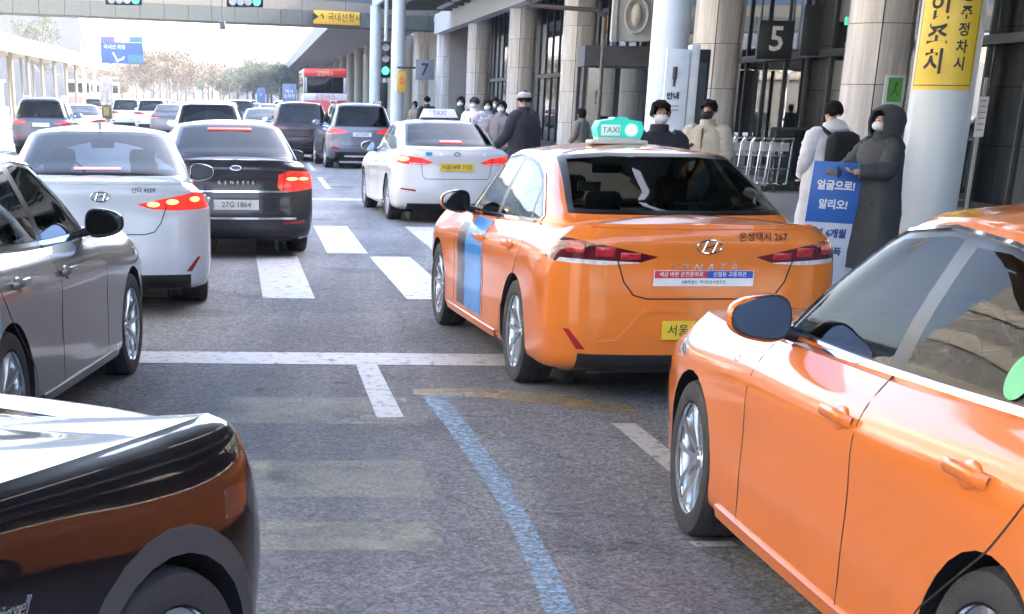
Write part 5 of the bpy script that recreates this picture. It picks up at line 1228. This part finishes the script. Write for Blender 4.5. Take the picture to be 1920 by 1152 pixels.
# tow-away sign, curved round the column
cp = col1.location; sg = tag(empty('tow_away_sign', cp), 'yellow vertical tow-away sign with black Korean lettering wrapped on the near steel column', 'sign')
view = Vector((0, 0)) ; a0 = math.atan2(-cp.y, -cp.x) - .10
def curved(name, r, z0, z1, da0, da1, material, root, t=.012, cz=a0):
    mb = MB(); prev = None; n = 20
    for k in range(n + 1):
        a = cz + da0 + (da1 - da0) * k / n; cur = [mb.bm.verts.new((rr * math.cos(a), rr * math.sin(a), z)) for rr, z in ((r, z0), (r + t, z0), (r + t, z1), (r, z1))]
        if prev:
            for q in range(4): mb.bm.faces.new((prev[q], prev[(q + 1) % 4], cur[(q + 1) % 4], cur[q]))
        else: mb.bm.faces.new(cur)
        prev = cur
    mb.bm.faces.new(prev[::-1]); return mb.build(name, material, root)
curved('panel', .302, 1.92, 3.3, -1.02, 1.02, mat('sign_lemon', (.80, .56, .05), .35), sg)
for (z0, z1, x0, x1) in ((1.955, 1.963, -.95, .95), (1.955, 3.25, -.958, -.942), (1.955, 3.25, .942, .958)): curved('border_line', .3145, z0, z1, x0, x1, INK, sg, .001)
def curved_char(ch, size, ang_, z, root, r=.3165):
    me = text_mesh(ch, size, .0008, bold=size * .022).copy(); me.transform(frame_matrix((0, 0, 0), (0, 0, 1), (0, 1, 0)))
    for v in me.vertices:
        a = a0 + ang_ + v.co.x / r; rr = r + v.co.z; v.co = Vector((rr * math.cos(a), rr * math.sin(a), z + v.co.y))
    if len(me.materials) == 0: me.materials.append(INK)
    mesh_obj('character', me, root)
for k, ch in enumerate('견인조치'): curved_char(ch, .235, -.30, 2.86 - .235 * k, sg)
for k, ch in enumerate('5분이상주정차시'): curved_char(ch, .125, .48, 3.18 - .148 * k, sg)
# information board on the second steel column
p = from_photo(1264, 25.4); ib = tag(empty('information_board', p), 'tall white information board with a small pictogram in front of the second steel column', 'sign')
mb = MB(); mb.box((0, 0, 1.4), (.36, .10, 2.3), bev=.01); mb.build('panel', mat('board_white', (.62, .66, .70), .35), ib); mb = MB(); mb.box((.26, .12, 1.42), (.14, .3, 2.4), bev=.01); mb.build('side_case', OFFW, ib)
mb = MB(); mb.cyl((-.04, -.055, 2.12), (-.04, -.055, 2.30), .035, n=12); mb.cyl((-.04, -.055, 2.02), (-.04, -.055, 2.12), .02, n=8); mb.build('pictogram', DARKGREY, ib); text('lettering', '안내', .11, (-.04, -.056, 1.88), (0, -1, 0), INK, ib, bold=.004); mb = MB(); mb.box((-.04, -.055, 1.74), (.2, .006, .02)); mb.box((-.04, -.055, 1.68), (.2, .006, .02)); mb.build('text_rule', mat('grey_ink', (.3, .3, .33), .5), ib)
p = from_photo(1302, 27.2); t = tag(empty('dark_cabinet', p), 'dark tall equipment cabinet right of the white information board', 'cabinet'); mb = MB(); mb.box((0, 0, 1.38), (.30, .5, 2.45), bev=.02); mb.build('case', DARKM, t); mb = MB(); mb.box((0, -.26, 1.4), (.2, .02, 2.0)); mb.build('door', DARKGREY, t); mb = MB(); mb.box((.08, -.28, 1.3), (.02, .03, .16)); mb.build('handle', CHROME, t)
# dark entrance box
p = from_photo(1148, 47); en = tag(empty('entrance_porch', p), 'dark flat topped entrance porch with glass sides left of the second steel column', 'porch')
mb = MB(); mb.box((0, 0, 3.02), (1.95, 1.6, .52)); mb.build('lintel', DARKGREY, en, smooth=0)
for s in (-1, 1): mb = MB(); mb.box((s * .92, -.7, 1.45), (.09, .12, 2.6)); mb.box((s * .92, .7, 1.45), (.09, .12, 2.6)); mb.build('jamb', DARKM, en)
mb = MB(); mb.box((.25, .72, 1.9), (1.2, .05, 1.7)); mb.build('dark_back_panel', DARKGREY, en); mb = MB(); mb.box((-.45, -.7, 1.45), (.75, .02, 2.5)); mb.build('glass_door', FGLASS, en); mb = MB(); mb.box((.45, -.7, 1.45), (.75, .02, 2.5)); mb.build('glass_door', FGLASS, en)
p = from_photo(1162, 44); rg_ = tag(empty('ring_lamp', p), 'pale round ring lamp on a bracket above the entrance porch', 'lamp'); mb = MB(); n = 28
P = [Vector((.28 + .30 * math.cos(2 * math.pi * k / n), 0, 3.95 + .42 * math.sin(2 * math.pi * k / n))) for k in range(n + 1)]
for a, b2 in zip(P[:-1], P[1:]): mb.cyl(a, b2, .045, n=8)
mb.build('ring', OFFW, rg_); mb = MB(); mb.sph((.28, 0, 3.95), (.15, .12, .28), 14, 10); mb.build('globe', mat('lamp_globe', (.6, .58, .5), .4), rg_); mb = MB(); mb.box((.18, .22, 3.9), (1.05, .3, 1.15), bev=.03); mb.box((-.30, 0, 3.85), (.12, .12, 1.1)); mb.cyl((-.22, 0, 3.3), (-.22, .2, 6.3), .04, n=8); mb.build('bracket', OFFW, rg_)
p = from_photo(1124, 43); dp = tag(empty('drain_pipe', p), 'brown vertical pipe bending left high beside the entrance porch', 'pipe'); mb = MB(); mb.tube([Vector((0, 0, .15)), Vector((0, 0, 3.85)), Vector((-.2, 0, 4.0)), Vector((-1.9, .2, 4.1)), Vector((-2.1, .2, 4.4)), Vector((-2.1, .2, 6.3))], .055, 10); mb.build('pipe', mat('brown_pipe', (.10, .075, .06), .5), dp); mb = MB(); mb.cyl((0, 0, .13), (0, 0, .2), .1, n=12); mb.build('collar', DARKM, dp)

# luggage trolleys
def trolley_parts():
    out = []
    mb = MB(); T = .016
    for s in (-1, 1):
        mb.tube([Vector((s * .28, .30, .12)), Vector((s * .28, -.42, .16)), Vector((s * .27, -.50, .95)), Vector((s * .25, -.56, 1.02))], T, 6)
        mb.tube([Vector((s * .20, .46, .12)), Vector((s * .20, -.40, .14))], T, 6)
    mb.cyl((-.25, -.56, 1.02), (.25, -.56, 1.02), .02, n=8); mb.cyl((-.28, -.46, .45), (.28, -.46, .45), T, n=6); mb.cyl((-.28, .30, .12), (.28, .30, .12), T, n=6); mb.cyl((-.28, 0, .14), (.28, 0, .14), T, n=6)
    out.append(('frame', mb.mesh('frame', 50), CHROME))
    mb = MB()
    for k in range(5): mb.cyl((-.2 + .1 * k, -.48, .70), (-.2 + .1 * k, -.30, .68), .008, n=5); mb.cyl((-.2 + .1 * k, -.30, .68), (-.2 + .1 * k, -.30, .90), .008, n=5)
    mb.cyl((-.24, -.30, .90), (.24, -.30, .90), .01, n=6); mb.cyl((-.24, -.30, .68), (.24, -.30, .68), .01, n=6); out.append(('basket', mb.mesh('basket', 50), CHROME))
    mb = MB(); mb.box((0, -.47, .86), (.42, .02, .16)); out.append(('advert_panel', mb.mesh('advert_panel', 0), STICK))
    return out
TP = trolley_parts()
for q, (nm, me, mm) in enumerate(TP): me.materials.append(mm)
wm = MB(); wm.cyl((-.02, 0, 0), (.02, 0, 0), .06, n=14); wm = wm.mesh('castor', 40); wm.materials.append(BLACK)
tls = ['luggage trolley at the left end of the parked row', 'luggage trolley second from the left in the row', 'luggage trolley in the middle of the row', 'luggage trolley second from the right in the row', 'luggage trolley at the right end of the row']
for k in range(5):
    p = from_photo(1372 + k * 18, 33.5 - k * .15); p.z = .15; t = tag(empty('luggage_trolley', p, TH + .35), tls[k], 'trolley', 'luggage trolleys parked outside the doors'); t.scale = (1, 1, 1)
    for nm, me, mm in TP: mesh_obj(nm, me, t)
    for x, y in ((-.24, .25), (.24, .25), (0, -.38)): o = mesh_obj('castor', wm, t); o.location = (x, y, .06)
p = from_photo(1500, 33); t = tag(empty('glass_screen', p), 'greenish glass wind screen right of the luggage trolleys', 'screen'); t.location.z = .15
mb = MB(); mb.box((0, 0, .62), (1.0, .03, 1.15)); mb.build('glass_pane', glass('green_screen_glass', (.25, .36, .32), .95, 1.9), t); mb = MB(); mb.box((0, 0, 1.2), (1.04, .06, .05)); mb.box((0, 0, .05), (1.04, .06, .08)); mb.box((-.52, 0, .6), (.05, .06, 1.2)); mb.box((.52, 0, .6), (.05, .06, 1.2)); mb.build('frame', DARKM, t)
p = from_photo(1842, 27); t = tag(empty('paper_notice', p), 'white paper notice on the glass right of the near steel column', 'notice'); mb = MB(); mb.box((0, 0, 1.65), (.16, .01, .62)); mb.build('sheet', STICK, t); mb = MB()
for q in range(6): mb.box((0, -.007, 1.9 - q * .09), (.11, .002, .018))
mb.build('print_lines', mat('grey_ink', (.3, .3, .3), .5), t); mb = MB(); mb.box((0, .04, 1.2), (.05, .04, 2.1)); mb.build('stand', POLEM, t)

# ================================================================== PEOPLE
def skin_mesh(name, nodes, edges, root, sub=2):
    """nodes: {key: ((x, y, z), rx, ry)}; one continuous surface grown over a skeleton"""
    keys = list(nodes); ix = {k: i for i, k in enumerate(keys)}
    me = bpy.data.meshes.new(name); me.from_pydata([nodes[k][0] for k in keys], [(ix[a], ix[b]) for a, b in edges], [])
    o = bpy.data.objects.new(name, me); COL.objects.link(o)
    o.modifiers.new('skin', 'SKIN'); o.modifiers['skin'].use_smooth_shade = True; o.modifiers['skin'].branch_smoothing = .6
    sk = me.skin_vertices[0].data
    for k in keys: sk[ix[k]].radius = nodes[k][1:3]; sk[ix[k]].use_root = (k == root)
    s_ = o.modifiers.new('sub', 'SUBSURF'); s_.levels = sub; s_.render_levels = sub
    dg = bpy.context.evaluated_depsgraph_get(); dg.update()
    m2 = bpy.data.meshes.new_from_object(o.evaluated_get(dg)); m2.name = name
    bpy.data.objects.remove(o); bpy.data.meshes.remove(me)
    for p in m2.polygons: p.use_smooth = True
    return m2
SKIN = mat('skin', (.50, .32, .24), .5, var=.06, scale=8); HAIR = mat('black_hair', (.010, .008, .007), .85, bump=1.0, bscale=45, spec=.15); MASKW = mat('white_mask_cloth', (.66, .68, .74), .7); MASKB = mat('black_mask_cloth', (.012, .013, .012), .8); EYE = mat('eye_dark', (.02, .012, .01), .2)
def cloth(name, col, scale=12, var=.12, bump=.5): return mat(name, col, .85, var=var, scale=scale, bump=bump, bscale=9)
def fold(me, seed, amp=.012, zf=9):
    rnd = random.Random(seed); a = [rnd.uniform(0, 6.28) for _ in range(6)]
    for v in me.vertices:
        x, y, z = v.co; n = Vector((x, y, 0)); 
        if n.length < 1e-4: continue
        n.normalize(); d = math.sin(z * zf * 2.3 + a[0] + 3 * math.sin(x * 9 + a[1])) * .5 + math.sin(z * zf * 5 + y * 22 + a[2]) * .3 + math.sin(x * 40 + z * 7 + a[3]) * .25
        v.co += n * amp * d
def person(p, yaw, h, label, coat, coat_len=.80, trousers=None, hair='short', mask=None, hood=False, cap=None, coat_hood=False, bag=None, group=None, arms=((.06, .10), (.06, .10)), lean=0.0, seed=1, head_turn=0.0, scarf=None, hands=None, puff=1.0, quilt=False):
    """front is local +Y. arms: (forward reach, raise) of each hand (left x<0, right x>0)"""
    s_ = h / 1.72
    nodes = {'pelvis': ((0, 0, .93), .15, .11), 'waist': ((0, 0, 1.08), .13, .095), 'chest': ((0, .0, 1.28), .155, .105), 'neckb': ((0, -.01, 1.43), .065, .06), 'neck': ((0, 0, 1.49), .05, .052),
             'jaw': ((0, .025, 1.545), .056, .068), 'face': ((0, .012, 1.60), .070, .088), 'crown': ((0, .0, 1.665), .060, .072), 'nose': ((0, .108, 1.585), .011, .013)}
    ed = [('pelvis', 'waist'), ('waist', 'chest'), ('chest', 'neckb'), ('neckb', 'neck'), ('neck', 'jaw'), ('jaw', 'face'), ('face', 'crown'), ('face', 'nose')]
    hand_pos = {}
    for q, sx in enumerate((-1, 1)):
        fw, up = arms[q]; hp = hands[q] if hands and hands[q] else (sx * .19, .08 + fw, .90 + up)
        el = (sx * .25, -.03 + fw * .45, 1.13 + up * .25); hand_pos[sx] = Vector(hp); k = 'l' if sx < 0 else 'r'
        if hands and hands[q]: el = (sx * .28, (hp[1]) * .35, 1.10 + (hp[2] - .9) * .30)
        nodes.update({k + 'sh': ((sx * .165, 0, 1.385), .062, .06), k + 'el': (el, .045, .045), k + 'wr': (tuple(hp), .028, .024)})
        d = (Vector(hp) - Vector(el)).normalized(); palm = Vector(hp) + d * .055; nodes[k + 'pa'] = (tuple(palm), .036, .016)
        ed += [('chest', k + 'sh'), (k + 'sh', k + 'el'), (k + 'el', k + 'wr'), (k + 'wr', k + 'pa')]
        nodes.update({k + 'hip': ((sx * .09, 0, .86), .085, .085), k + 'kn': ((sx * .10, .01, .49), .055, .058), k + 'an': ((sx * .105, -.01, .09), .035, .042), k + 'toe': ((sx * .115, .12, .04), .036, .03)})
        ed += [('pelvis', k + 'hip'), (k + 'hip', k + 'kn'), (k + 'kn', k + 'an'), (k + 'an', k + 'toe')]
    body = skin_mesh('person', nodes, ed, 'pelvis', 2); body.materials.append(SKIN)
    o = bpy.data.objects.new('person', body); link(o, None, p, (lean, 0, yaw)); o.scale = (s_, s_, s_); tag(o, label, 'person', group)
    # hands: four unequal fingers and a thumb, each a short bent chain rooted in the palm
    for sx in (-1, 1):
        k = 'l' if sx < 0 else 'r'; pa = Vector(nodes[k + 'pa'][0]); wr = Vector(nodes[k + 'wr'][0]); d = (pa - wr).normalized(); side = d.cross(Vector((0, 1, 0) if abs(d.y) < .8 else (0, 0, 1))).normalized(); nn = side.cross(d)
        mb = MB()
        for f_, L in enumerate((.070, .078, .072, .058)):
            b0 = pa + side * (.026 - .0175 * f_) + d * .006; b1 = b0 + d * L * .5 + nn * .012; b2 = b1 + d * L * .3 + nn * .026
            mb.cyl(b0, b1, .0085, .008, n=8); mb.cyl(b1, b2, .008, .0065, n=8); mb.sph(b1, (.008,) * 3, 8, 6); mb.sph(b2, (.0065,) * 3, 8, 6)
        t0 = wr + side * .02 * 1 + d * .02; t1 = t0 + side * .03 + d * .03; t2 = t1 + d * .03 + nn * .012; mb.cyl(t0, t1, .011, .009, n=8); mb.cyl(t1, t2, .009, .007, n=8); mb.sph(t1, (.009,) * 3, 8, 6); mb.sph(t2, (.007,) * 3, 8, 6)
        mb.build('fingers', SKIN, o)
    H = bpy.data.objects.new('head_details', None)
    def child(me, m_, turn=True):
        if len(me.materials) == 0: me.materials.append(m_)
        return mesh_obj(me.name.split('.')[0], me, o)
    for sx in (-1, 1):
        mb = MB(); mb.sph((sx * .031, .086, 1.607), (.012, .008, .006), 10, 6); child(mb.mesh('eye'), EYE); mb = MB(); mb.box((sx * .032, .094, 1.628), (.034, .008, .006), rz=-sx * .15, bev=.002); child(mb.mesh('eyebrow'), HAIR)
        mb = MB(); mb.sph((sx * .078, .005, 1.595), (.010, .018, .028), 8, 8); child(mb.mesh('ear'), SKIN)
    if mask:
        mb = MB(); r = bmesh.ops.create_uvsphere(mb.bm, u_segments=24, v_segments=16, radius=1); 
        for v in r['verts']:
            x, y, z = v.co; yy = max(y, 0) ; v.co = Vector((x * .068, .028 + y * .098 * (1.0 if y > 0 else .2), 1.562 + z * .050 * (1.05 if z < 0 else 1)))
        bmesh.ops.delete(mb.bm, geom=[v for v in mb.bm.verts if v.co.y < .02], context='VERTS'); child(mb.mesh('face_mask', 60), mask)
    if not hood:
        mb = MB(); r = bmesh.ops.create_uvsphere(mb.bm, u_segments=32, v_segments=24, radius=1); rnd = random.Random(seed)
        L = {'short': -.02, 'bob': -.62, 'long': -1.3}[hair]
        for v in r['verts']:
            x, y, z = v.co; k = 1.03 + .07 * math.sin(x * 7 + seed) * math.sin(z * 6 + seed * 2) + .035 * math.sin(y * 17 + x * 13 + z * 11) + rnd.uniform(-.02, .02)
            if z < 0: z2 = z * (1.0 if hair == 'short' else 1.0 - L * .9); x *= 1.0 if hair == 'short' else 1.04
            else: z2 = z
            v.co = Vector((x * .092 * k, -.006 + y * .106 * k, 1.628 + z2 * .092 * k))
        dl = [v for v in mb.bm.verts if (v.co.y > .05 and v.co.z < 1.640 + .012 * math.sin(v.co.x * 90 + seed) and abs(v.co.x) < .066) or (hair == 'short' and v.co.z < 1.572 + .012 * math.sin(v.co.y * 80 + seed))]
        bmesh.ops.delete(mb.bm, geom=dl, context='VERTS'); child(mb.mesh('hair', 70), HAIR)
    if cap:
        mb = MB(); r = bmesh.ops.create_uvsphere(mb.bm, u_segments=24, v_segments=16, radius=1)
        for v in r['verts']: v.co = Vector((v.co.x * .095, -.004 + v.co.y * .110, 1.650 + v.co.z * .070))
        bmesh.ops.delete(mb.bm, geom=[v for v in mb.bm.verts if v.co.z < 1.632], context='VERTS'); mb.lathe([(.094, -.014), (.106, -.012), (.108, .014), (.096, .018)], 24, Matrix.Translation((0, -.004, 1.645)) @ Matrix.Diagonal((1, 1.12, 1, 1)), close=True); child(mb.mesh('cap', 60), cap)
    # coat
    fat = puff
    prof = [(1.475, .070, .066), (1.45, .105, .078), (1.42, .165, .098), (1.385, .205, .115), (1.31, .222, .138), (1.20, .214, .142), (1.05, .214, .146)]
    z = 1.05; w_ = .214; d_ = .146
    while z > coat_len + .01: z = max(coat_len, z - .09); w_ += .0065; d_ += .005; prof.append((z, w_, d_))
    prof.append((z + .004, w_ * .9, d_ * .9))
    mb = MB(); n = 40; rings = []; rn = random.Random(seed); ph = [rn.uniform(0, 6.28) for _ in range(8)]
    for zz, rx, ry in prof:
        k_ = fat if zz < 1.40 else 1 + (fat - 1) * .5; low = max(0, min(1, (1.35 - zz) / .6)); ring = []
        for q in range(n):
            a = 2 * math.pi * q / n; ex = 2 / 2.35; x = math.copysign(abs(math.cos(a)) ** ex, math.cos(a)) * rx * k_; y = math.copysign(abs(math.sin(a)) ** ex, math.sin(a)) * ry * k_
            f = 1 + .022 * math.sin(zz * 21 + ph[0] + 1.5 * math.sin(a * 2 + ph[1])) * (1 if quilt else .5) + low * .035 * math.sin(a * 5 + ph[2] + zz * 3) + .018 * math.sin(a * 9 + zz * 13 + ph[3])
            ring.append(mb.bm.verts.new((x * f, y * f - (.01 if zz < 1.3 else 0), zz)))
        rings.append(ring)
    for A_, B_ in zip(rings[:-1], rings[1:]):
        for q in range(n): mb.bm.faces.new((A_[q], A_[(q + 1) % n], B_[(q + 1) % n], B_[q]))
    mb.bm.faces.new(rings[-1]); mb.bm.faces.new(rings[0][::-1]); cm = mb.mesh('coat', 75); cm.materials.append(coat); mesh_obj('coat', cm, o)
    for sx in (-1, 1):
        k = 'l' if sx < 0 else 'r'; P_ = [(sx * .12, 0, 1.405), (sx * .19, 0, 1.365), tuple(Vector(nodes[k + 'el'][0]) * .55 + Vector((sx * .21, 0, 1.35)) * .45), nodes[k + 'el'][0], tuple((Vector(nodes[k + 'el'][0]) + hand_pos[sx]) / 2), tuple(hand_pos[sx])]
        q_ = catmull(np.array(P_), 5, sym=False); rad = np.interp(np.linspace(0, 1, len(q_)), [0, .2, .4, .6, .8, 1], [.072, .090, .084, .076, .070, .056]) * (1 + (fat - 1) * .7)
        mb = MB(); rings = []; prevx = Vector((0, 1, 0))
        for t_, (pt, rr) in enumerate(zip(q_, rad)):
            d1 = Vector(q_[min(t_ + 1, len(q_) - 1)]) - Vector(q_[max(t_ - 1, 0)]); d1.normalize(); xx = (prevx - d1 * prevx.dot(d1)).normalized(); yy = d1.cross(xx); prevx = xx
            rings.append([mb.bm.verts.new(Vector(pt) + (xx * math.cos(2 * math.pi * a / 16) + yy * math.sin(2 * math.pi * a / 16)) * rr * (1 + .05 * math.sin(t_ * 1.9 + ph[4] + a * .8) + (.05 * math.sin(t_ * 2.6) if quilt else 0))) for a in range(16)])
        for A_, B_ in zip(rings[:-1], rings[1:]):
            for q in range(16): mb.bm.faces.new((A_[q], A_[(q + 1) % 16], B_[(q + 1) % 16], B_[q]))
        mb.bm.faces.new(rings[-1]); mb.bm.faces.new(rings[0][::-1]); sm = mb.mesh('sleeve', 75); sm.materials.append(coat); mesh_obj('sleeve', sm, o)
    if scarf: mb = MB(); mb.lathe([(.06, -.03), (.098, -.02), (.105, .01), (.09, .045), (.06, .05)], 24, Matrix.Translation((0, .008, 1.47)), close=True); child(mb.mesh('scarf', 60), scarf)
    else:
        mb = MB(); mb.lathe([(.058, -.03), (.092, -.02), (.085, .045), (.075, .05), (.062, .01)], 24, Matrix.Translation((0, -.002, 1.462)), close=True); child(mb.mesh('collar', 60), coat)
    mb = MB(); mb.box((0, .135, 1.12), (.012, .03, .42), bev=.003); child(mb.mesh('zip', 30), DARKM)
    if hood or coat_hood:
        mb = MB(); r = bmesh.ops.create_uvsphere(mb.bm, u_segments=32, v_segments=24, radius=1)
        for v in r['verts']:
            x, y, z = v.co
            if hood: v.co = Vector((x * .142, -.03 + y * .165, 1.60 + z * (.135 if z > 0 else .20)))
            else: v.co = Vector((x * .135, -.07 + y * .10, 1.46 + z * .085))
        if hood:
            bmesh.ops.delete(mb.bm, geom=[v for v in mb.bm.verts if v.co.y > .09 and abs(v.co.z - 1.58) < .14], context='VERTS')
            ext = bmesh.ops.solidify(mb.bm, geom=mb.bm.faces[:], thickness=-.02)
        hm = mb.mesh('hood', 70); fold(hm, seed + 3, .008, 14); hm.materials.append(coat); mesh_obj('hood', hm, o)
    t = {'hip': ((0, 0, .92), .155, .12)}; e_ = []
    for sx in (-1, 1):
        k = 'l' if sx < 0 else 'r'; t[k + 'h'] = ((sx * .095, 0, .82), .095, .10); t[k + 'k'] = ((sx * .10, .01, .49), .072, .074); t[k + 'a'] = ((sx * .105, -.01, .10), .062, .068); e_ += [('hip', k + 'h'), (k + 'h', k + 'k'), (k + 'k', k + 'a')]
    tm = skin_mesh('trousers', t, e_, 'hip', 2); fold(tm, seed + 5, .006); tm.materials.append(trousers or cloth('dark_trousers', (.03, .032, .04))); mesh_obj('trousers', tm, o)
    for sx in (-1, 1): mb = MB(); mb.box((sx * .112, .055, .042), (.098, .27, .084), bev=.035); child(mb.mesh('shoe', 60), BLACK)
    if bag == 'backpack':
        mb = MB(); mb.box((0, -.235, 1.17), (.36, .19, .52), bev=.085); bm_ = mb.mesh('backpack', 60); bm_.materials.append(cloth('black_nylon', (.006, .007, .007))); bo = mesh_obj('backpack', bm_, None); bo.parent = o
        mb = MB()
        for sx in (-1, 1): mb.tube([Vector((sx * .12, -.16, 1.40)), Vector((sx * .13, -.04, 1.455)), Vector((sx * .135, .10, 1.38)), Vector((sx * .14, .12, 1.2)), Vector((sx * .15, -.12, 1.02))], .022, 8)
        mb.build('shoulder_strap', MATS['black_nylon'], bo); mb = MB(); mb.box((0, -.335, 1.06), (.22, .02, .18), bev=.01); mb.build('pocket', MATS['black_nylon'], bo)
    return o
PAVEZ = .15
def at(px_, Y, z=PAVEZ): p = from_photo(px_, Y); p.z = z; return p
NAVY = cloth('navy_wool', (.018, .022, .035)); BEIGE = cloth('beige_puffer', (.42, .38, .31)); WHITEC = cloth('white_puffer', (.62, .63, .68)); CHAR = cloth('charcoal_padding', (.045, .050, .055)); BLK = cloth('black_coat', (.02, .02, .028)); MAUVE = cloth('mauve_grey_wool', (.20, .175, .18)); PATT = cloth('patterned_knit', (.28, .27, .32), 30, .8); OLIVEB = cloth('brown_jacket', (.22, .19, .16)); CREAMC = cloth('cream_coat', (.6, .56, .5)); DGREEN = cloth('dark_green_coat', (.03, .045, .035))
face_us = math.pi
# local +Y turned to face the camera: yaw = pi
person(at(1240, 15.6, 0), math.pi + .1, 1.79, 'man in a navy coat and white mask looking down right behind the orange taxi roof', NAVY, .55, mask=MASKW, seed=2, hair='short')
m_ = person(at(1330, 17.6), math.pi - .55, 1.66, 'man in a beige jacket and black mask standing in front of the stone column', BEIGE, .82, mask=MASKB, seed=3, puff=1.08, quilt=True)
for q in range(2): mb = MB(); mb.sph((.09 + q * .035, .128, 1.25 - q * .01), (.022, .014, .024), 10, 8); mb.build('chest_badge', INK, m_)
mb = MB(); mb.box((.0, .142, 1.32), (.014, .03, .20), bev=.004); mb.build('drawcord', mat('brown_cord', (.12, .06, .05), .7), m_)
person(at(1563, 16.2), .35, 1.66, 'person seen from behind in a white hooded coat with a black backpack', WHITEC, .42, coat_hood=True, bag='backpack', seed=4, puff=1.15, quilt=True)
hp = at(1662, 14.3); HYAW = math.pi / 2 + .35
hooded = person(hp, HYAW, 1.60, 'person in a long charcoal hooded coat and white mask holding the blue placard', CHAR, .28, mask=MASKW, hood=True, seed=5, puff=1.22, quilt=True, hands=((-.17, .34, 1.16), (.10, .42, 1.14)))
person(at(992, 23.6), math.pi * .25, 1.76, 'person in a black coat and white cap bending away beside the white taxi', BLK, .48, cap=cloth('pale_knit_cap', (.42, .40, .38)), seed=6, puff=1.2, lean=-.06, arms=((.25, .12), (.05, .05)))
G = 'people waiting beside the white taxi'
person(at(941, 28.5), math.pi - .35, 1.64, 'woman in a mauve grey coat and white mask, rightmost of the waiting group', MAUVE, .5, mask=MASKW, hair='bob', seed=7, group=G)
person(at(915, 30.5), math.pi - .2, 1.66, 'woman in a patterned knit with a white mask beside the mauve coat', PATT, .6, mask=MASKW, hair='bob', seed=8, group=G)
person(at(890, 32.5), math.pi - .6, 1.70, 'person in a cream coat and dark cap in the waiting group', CREAMC, .6, mask=MASKW, cap=BLK, seed=9, group=G)
person(at(864, 35), math.pi - .3, 1.72, 'dark green coated person with a white mask, leftmost of the waiting group', DGREEN, .6, mask=MASKW, hair='bob', seed=10, group=G)
person(at(929, 31.5), math.pi - .3, 1.70, 'dark haired person half hidden between the two women of the waiting group', BLK, .6, mask=MASKW, hair='short', seed=14, group=G)
person(at(801, 49), .4, 1.75, 'dark haired person standing beyond the white taxi roof lamp', BLK, .6, seed=11)
person(at(778, 55), math.pi - .8, 1.62, 'person in a pale brown coat walking beyond the white taxi, left of its roof lamp', OLIVEB, .6, hair='bob', seed=12)
person(at(1092, 33), .9, 1.52, 'small person in a brown jacket walking away in front of the entrance porch', OLIVEB, .75, hair='bob', seed=13)
person(at(622 + 18, 88, 0), .2, 1.7, 'distant figure in dark clothes at the kerb beside the red coach', BLK, .8, seed=15)
# placard, held by the hooded person; stands with its foot on the pavement
pc = at(1578, 14.25); pc.z = 0
pl = tag(empty('placard', (pc.x, pc.y, .15), .04), 'blue and white placard with Korean lettering standing in front of the hooded person', 'placard')
pl.rotation_euler = (0, R(2.5), .04)
mb = MB(); mb.box((0, 0, .60), (.475, .02, 1.10), bev=.004); mb.build('white_board', mat('placard_white', (.62, .66, .76), .4), pl)
mb = MB(); mb.box((0, -.0125, .895), (.475, .006, .51), bev=.001); mb.build('blue_field', mat('placard_blue', (.035, .14, .50), .4), pl)
for t_, z_, sz, mm in (('얼굴으로!', .95, .088, WHITEINK), ('알리오!', .79, .088, WHITEINK), ('1년 6개월', .545, .082, mat('placard_ink', (.02, .06, .25), .5)), ('근로소득', .39, .078, MATS.get('placard_ink'))):
    text('lettering', t_, sz, (-.01, -.017, z_), (0, -1, 0), mm, pl, bold=.003)
mb = MB(); mb.box((0, .0, .03), (.40, .16, .03), bev=.005); mb.build('foot', DARKM, pl)

# ------------------------------------------------------------------ thin winter haze over the far road
hz = bpy.data.materials.new('haze_air'); hz.use_nodes = True; nt = hz.node_tree; nt.nodes.clear()
pv = nt.nodes.new('ShaderNodeVolumePrincipled'); ho = nt.nodes.new('ShaderNodeOutputMaterial'); pv.inputs['Color'].default_value = (.93, .95, 1, 1); pv.inputs['Density'].default_value = .00045; pv.inputs['Anisotropy'].default_value = 0.0
nt.links.new(pv.outputs[0], ho.inputs['Volume'])
HAZE = True
if HAZE:
    mb = MB(); mb.box((0, 230, 9.5), (1000, 820, 21.0)); tag(mb.build('haze', hz, smooth=0), 'thin pale winter haze over the whole road', kind='stuff')
